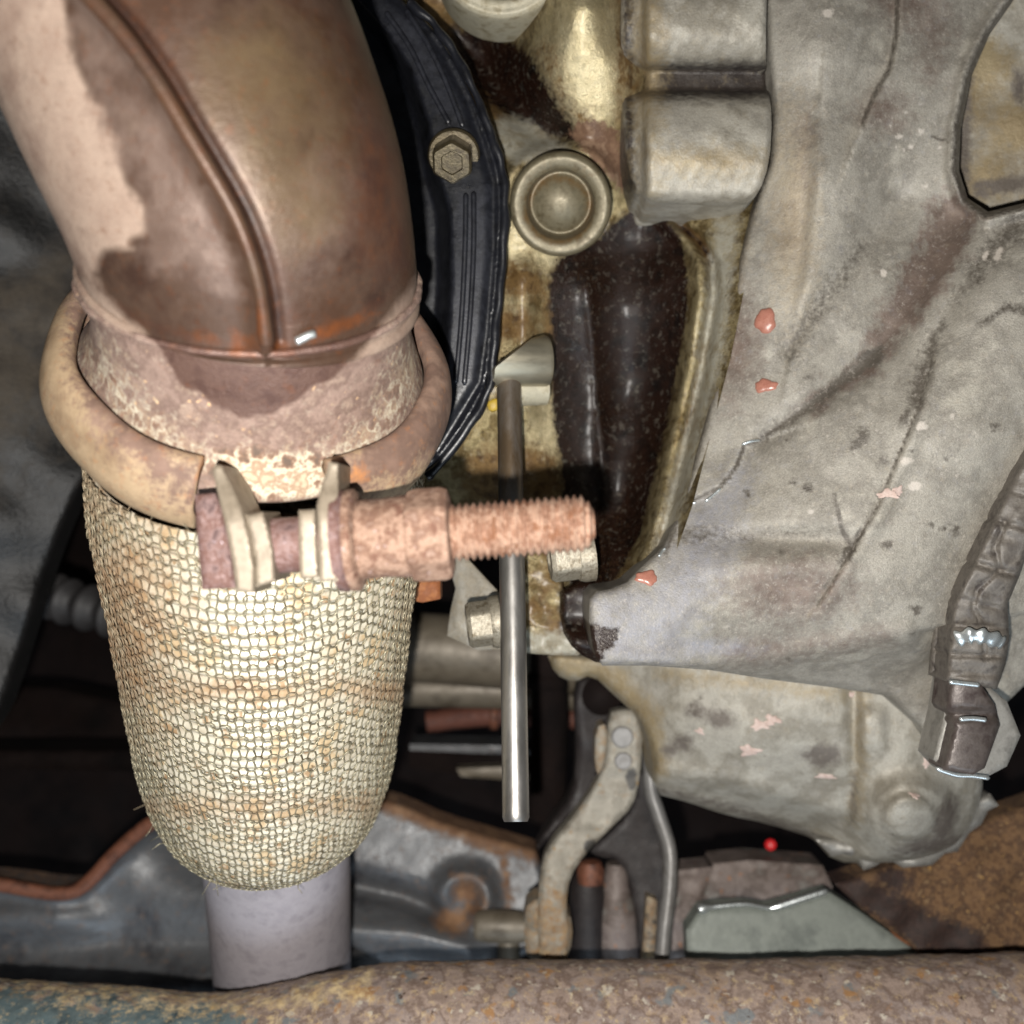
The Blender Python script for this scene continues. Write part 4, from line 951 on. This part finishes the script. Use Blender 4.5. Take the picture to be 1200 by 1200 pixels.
# subframe lower left and middle
sf = thing('subframe_panel', 'smooth grey pressed subframe panel with curved rusty edge lower left', 'subframe', P(120, 1150, .47))
edge = [(-40, 1034), (0, 1036), (60, 1046), (88, 1043), (108, 1028), (130, 1004), (158, 978), (186, 960), (240, 950)]
def sf_d(X, Y):
    d, s, _ = seg_dist(X, Y, edge)
    return .468 - .012 * np.exp(-(d / 9) ** 2) - .010 * np.exp(-((Y - 1078) / 26) ** 2) * sstep(150, 60, X) + .02 * sstep(120, 240, X) * sstep(1060, 960, Y) - .02 * sstep(1100, 1170, Y)
relief('panel', smooth_poly(edge, 1, False) + [(300, 950), (470, 960), (470, 1190), (-40, 1190)], sf_d, M['subframe'], sf, 5, .02, attrs={'rust': line_mask(edge, 3, 3, 3, .5)})
C = resample([tuple(P(x, y + 1, .452)) for x, y in edge], 80)
tube('rolled_edge', C, .0021, M['copper'], sf, 12, squash=(1, 1.4))
sm = thing('control_arm', 'dark grey pressed arm with rusty upper edge behind the outlet pipe', 'control arm', P(520, 1130, .46))
def sm_d(X, Y):
    d, _, _ = seg_dist(X, Y, [(400, 1035), (470, 1050), (540, 1078)])
    d2, _, _ = seg_dist(X, Y, [(400, 1090), (480, 1095), (545, 1110)])
    return .462 + .010 * np.exp(-(d / 14) ** 2) - .008 * np.exp(-(d2 / 20) ** 2) - .0001 * (Y - 960) - .008 * np.exp(-((np.hypot(X - 545, Y - 1052) - 26) / 12) ** 2)
relief('arm_pressing', smooth_poly([(395, 960), (440, 935), (470, 942), (520, 965), (590, 985), (640, 1000), (640, 1140), (395, 1140)], 1), sm_d, M['subframe'], sm, 4, .015, 5, .003,
       attrs={'rust': union(line_mask([(440, 938), (520, 968), (640, 1004)], 9, 9, 6), spots_mask([(545, 1045, 14, 14, 0), (552, 1066, 12, 8, 0), (530, 1080, 20, 14, 0)], 8), line_mask([(545, 985), (590, 1000), (596, 1060)], 4, 5, 4, .8), line_mask([(530, 1025), (560, 1030), (568, 1060), (545, 1085)], 5, 5, 5, .6))})
kk = .455 / F
lathe('arm_hole_rim', P(470, 1150, .452), [0, -1., .3], [(0, 52 * kk), (.004, 58 * kk), (.006, 56 * kk), (.004, 50 * kk), (.0, 46 * kk), (-.01, 44 * kk)], M['subframe'], sm, 48)
lathe('arm_hole', P(470, 1140, .446), [0, -1., .1], resample([(-.006, 60 * kk), (.0, 60 * kk), (.001, 54 * kk), (.001, .00001)], 12).tolist(), M['hole'], sm, 48)
lathe('rubber_bush', P(575, 1085, .440), [1., -.1, 0], resample([(-.006, 3 * kk), (-.006, 15 * kk), (.0, 18 * kk), (.010, 18 * kk), (.018, 14 * kk)], 24).tolist(), M['tan'], sm, 36)
lathe('bush_stem', P(596, 1140, .442), [0, 0, 1.], [(0, 14 * kk), (.014, 12 * kk), (.018, 5 * kk)], M['tan'], sm, 24)

# right: plates
gp = thing('green_grey_plate', 'grey-green flat plate with bright chipped edge right of the forked bracket', 'plate', P(930, 1120, .42))
pface = relief('plate_face', [(806, 1130), (804, 1090), (820, 1066), (850, 1062), (874, 1061), (900, 1065), (935, 1056), (971, 1045), (1010, 1070), (1095, 1130)], lambda X, Y: .405 - .00012 * (Y - 1060), M['green'], gp, 5, .008, 3, .001)
C = resample([tuple(P(x, y, .404)) for x, y in ((818, 1066), (845, 1062), (874, 1060), (898, 1064), (910, 1063), (935, 1055), (970, 1044))], 40)
tube('chipped_edge', C, np.interp(np.linspace(0, 1, 40), [0, .06, .1, .55, .7, .97, 1], [.0018, .0020, .0008, .0007, .0013, .0013, .0008]), M['weld'], pface, 10)
up = thing('mauve_box_section', 'dull mauve-grey box section lying behind the grey-green plate', 'box section', P(890, 1060, .43))
relief('box_face', [(836, 1012), (880, 1008), (964, 1014), (976, 1040), (968, 1060), (820, 1080), (822, 1050)], lambda X, Y: .424 + .0006 * wob(X, Y, 24, 2), M['mauve'], up, 5, .015, 4, .001)
relief('side_strip', [(790, 1020), (834, 1016), (822, 1060), (804, 1085), (806, 1132), (780, 1132), (786, 1070)], lambda X, Y: .418 + .0006 * wob(X, Y, 14, 2), M['mauve'], up, 5, .012, 4, .001)
rp = thing('rusty_plate', 'flaky brown rusted plate at the lower right with a dark diagonal scar', 'plate', P(1130, 1120, .41))
relief('plate_body', [(978, 1036), (1042, 1014), (1095, 1010), (1125, 982), (1166, 956), (1330, 900), (1330, 1150), (1095, 1150), (1068, 1108), (1010, 1066)], lambda X, Y: .402 - .00008 * (Y - 1000) + .0012 * wob(X, Y, 22, 3), M['rustplate'], rp, 4.5, .012, 4, .002,
       attrs={'dark': union(line_mask([(985, 1040), (1040, 1060), (1090, 1095), (1130, 1110)], 14, 24, 8), line_mask([(1080, 1120), (1240, 1118)], 6, 6, 5), spots_mask([(1050, 1030, 22, 10, .3)], 6))})
relief('folded_edge', [(1030, 1076), (1046, 1072), (1080, 1095), (1108, 1118), (1080, 1118), (1050, 1098)], .398, M['orangetab'], rp, 5, .006, 4, .001)

# taped conduit and hex fitting on the right
lm = thing('taped_conduit', 'dark creased strip running down the right edge into a pale hex fitting', 'conduit', P(1140, 800, .30))
sg = [583, 617, 667, 707, 735, 768, 790]
def lm_d(X, Y):
    cx = np.interp(Y, [520, 583, 617, 667, 707, 750, 800], [1235, 1215, 1196, 1166, 1149, 1147, 1139])
    D = .2985 - .0045 * np.sqrt(np.clip(1 - ((X - cx) / 40) ** 2, 0, 1)) + .006 * sstep(640, 800, Y)
    for i, y in enumerate(sg):
        t = (Y - y - (X - cx) * (.25 if i < 4 else .05)); D = D + (.0008 + .0006 * (i % 3)) * np.exp(-(t / 2.6) ** 2) - .0005 * np.exp(-((t - 8) / 6) ** 2) + .0007 * (i % 2) * sstep(-3, 3, t)
    d, _, _ = seg_dist(X, Y, [(1178, 612), (1166, 640), (1172, 668), (1146, 690), (1140, 712), (1152, 735), (1155, 770)]); D = D + .0016 * np.exp(-(d / 2.5) ** 2)
    return D + .0005 * wob(X, Y, 12, 3)
relief('conduit_wrap', [(1215, 515), (1187, 560), (1175, 583), (1160, 617), (1137, 667), (1117, 707), (1111, 750), (1107, 798), (1168, 808), (1178, 780), (1183, 750), (1181, 707), (1194, 677), (1206, 640), (1300, 560), (1300, 440)], lm_d, M['loom'], lm, 3, .012, 6, .003)
C = resample([tuple(P(x, y, d)) for x, y, d in ((1121, 749, .2995), (1138, 745, .2970), (1156, 747, .2968), (1174, 753, .2992))], 24)
tube('highlight_ring', C, .0017 + .0004 * np.sin(np.arange(24) * 1.1), M['weld'], lm, 12, squash=(.5, 1.2))  # pale tube stands in for the highlight across the strip
ht = thing('hex_fitting', 'pale grey hex fitting with dark brown stem below the dark creased strip', 'fitting', P(1146, 912, .32))
relief('hex_flange', [(1112, 800), (1160, 806), (1180, 822), (1196, 862), (1180, 898), (1150, 914), (1110, 908), (1094, 890), (1106, 840)], lambda X, Y: .309 + .00003 * (X - 1100), M['hexgrey'], ht, 4, .012, 4, .0012)
dstem = relief('dark_stem', [(1112, 796), (1148, 800), (1166, 826), (1172, 850), (1154, 900), (1140, 908), (1104, 902), (1118, 852), (1108, 830)], lambda X, Y: .306 - .004 * np.sqrt(np.clip(1 - ((X - 1137 + (Y - 850) * .1) / 34) ** 2, 0, 1)) + .003 * np.exp(-((Y - 838) / 6) ** 2), M['fitting'], ht, 3.5, .01, 4, .0015)
for pts_ in (((1112, 799), (1130, 801), (1148, 803)), ((1124, 843), (1140, 842), (1156, 844)), ((1096, 900), (1120, 908), (1140, 909), (1160, 912))):
    C = resample([tuple(P(x, y, (.3005 if y < 880 else .3065))) for x, y in pts_], 16)
    tube('worn_edge', C, [.0002] + [.0007] * 14 + [.0002], M['weld'], dstem, 8)

# left: liner, boot
ll = thing('wheel_arch_liner', 'dusty dark liner panel at the left edge behind the clamp', 'liner', P(30, 800, .42))
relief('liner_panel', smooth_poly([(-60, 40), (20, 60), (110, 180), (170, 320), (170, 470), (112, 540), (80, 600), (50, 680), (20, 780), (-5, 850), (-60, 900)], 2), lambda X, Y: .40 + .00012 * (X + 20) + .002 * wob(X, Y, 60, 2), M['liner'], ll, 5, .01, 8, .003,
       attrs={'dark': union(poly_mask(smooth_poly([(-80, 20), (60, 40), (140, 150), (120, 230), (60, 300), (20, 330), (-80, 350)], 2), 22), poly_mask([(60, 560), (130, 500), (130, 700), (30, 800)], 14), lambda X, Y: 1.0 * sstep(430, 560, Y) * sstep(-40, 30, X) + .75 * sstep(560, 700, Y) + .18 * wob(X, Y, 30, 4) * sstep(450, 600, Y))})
bt = thing('dust_boot', 'small grey ribbed rubber boot in the dark left of the flex joint', 'rubber boot', P(95, 745, .46))
C = resample([tuple(P(40, 690, .50)), tuple(P(80, 705, .49)), tuple(P(150, 725, .48))], 90); ii = np.arange(90)
tube('boot_bellows', C, .0085 + .0022 * np.cos(ii / 90 * 2 * math.pi * 6), M['rubber'], bt, 30)
tube('boot_cuff', np.array([P(146, 724, .48), P(160, 728, .478)]), .0105, M['hole'], bt, 30)
bx_ = thing('dark_beam', 'almost black beam crossing the shadow left of the flex joint', 'beam', P(60, 950, .52))
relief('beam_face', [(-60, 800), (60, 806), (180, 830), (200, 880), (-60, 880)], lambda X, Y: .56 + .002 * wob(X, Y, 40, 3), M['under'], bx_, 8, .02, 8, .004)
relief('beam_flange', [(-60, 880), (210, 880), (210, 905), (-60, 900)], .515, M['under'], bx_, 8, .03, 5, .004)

# ---- crossmember along the bottom
cm = thing('crossmember', 'thick scaly rusted crossmember tube along the bottom edge', 'crossmember', P(600, 1240, .36))
pts_ = [(-120, 1250), (0, 1252), (120, 1258), (240, 1268), (330, 1256), (420, 1237), (520, 1228), (700, 1228), (900, 1226), (1100, 1222), (1320, 1216)]
C = resample([tuple(P(x, y, .352)) for x, y in pts_], 420)
V, fs = sweep_geo(C, .0262, 110)
V = np.array(V); cen = np.repeat(C, 110, 0)
nz = np.array([mnoise.fractal(Vector(v * 90), .9, 2.1, 5) + .6 * mnoise.fractal(Vector(v * 260), .9, 2.1, 4) for v in V])
dirv = V - cen; dirv /= np.linalg.norm(dirv, axis=1)[:, None]
V = V + dirv * (nz * .0005)[:, None]
px_, py_ = proj(V)
pt = rag(poly_mask(smooth_poly([(-80, 1150), (120, 1160), (260, 1170), (300, 1190), (260, 1300), (-80, 1300)], 1), 30), 12, 24, 2)(px_, py_)
cr = np.clip(.62 * rag(line_mask([(20, 1156), (120, 1164), (240, 1176), (360, 1170), (420, 1150)], 10, 16, 16), 8, 20, 4)(px_, py_), 0, 1)
mesh('crossmember_tube', V, fs, M['cross'], cm, attrs={'paint': pt, 'crust': cr})
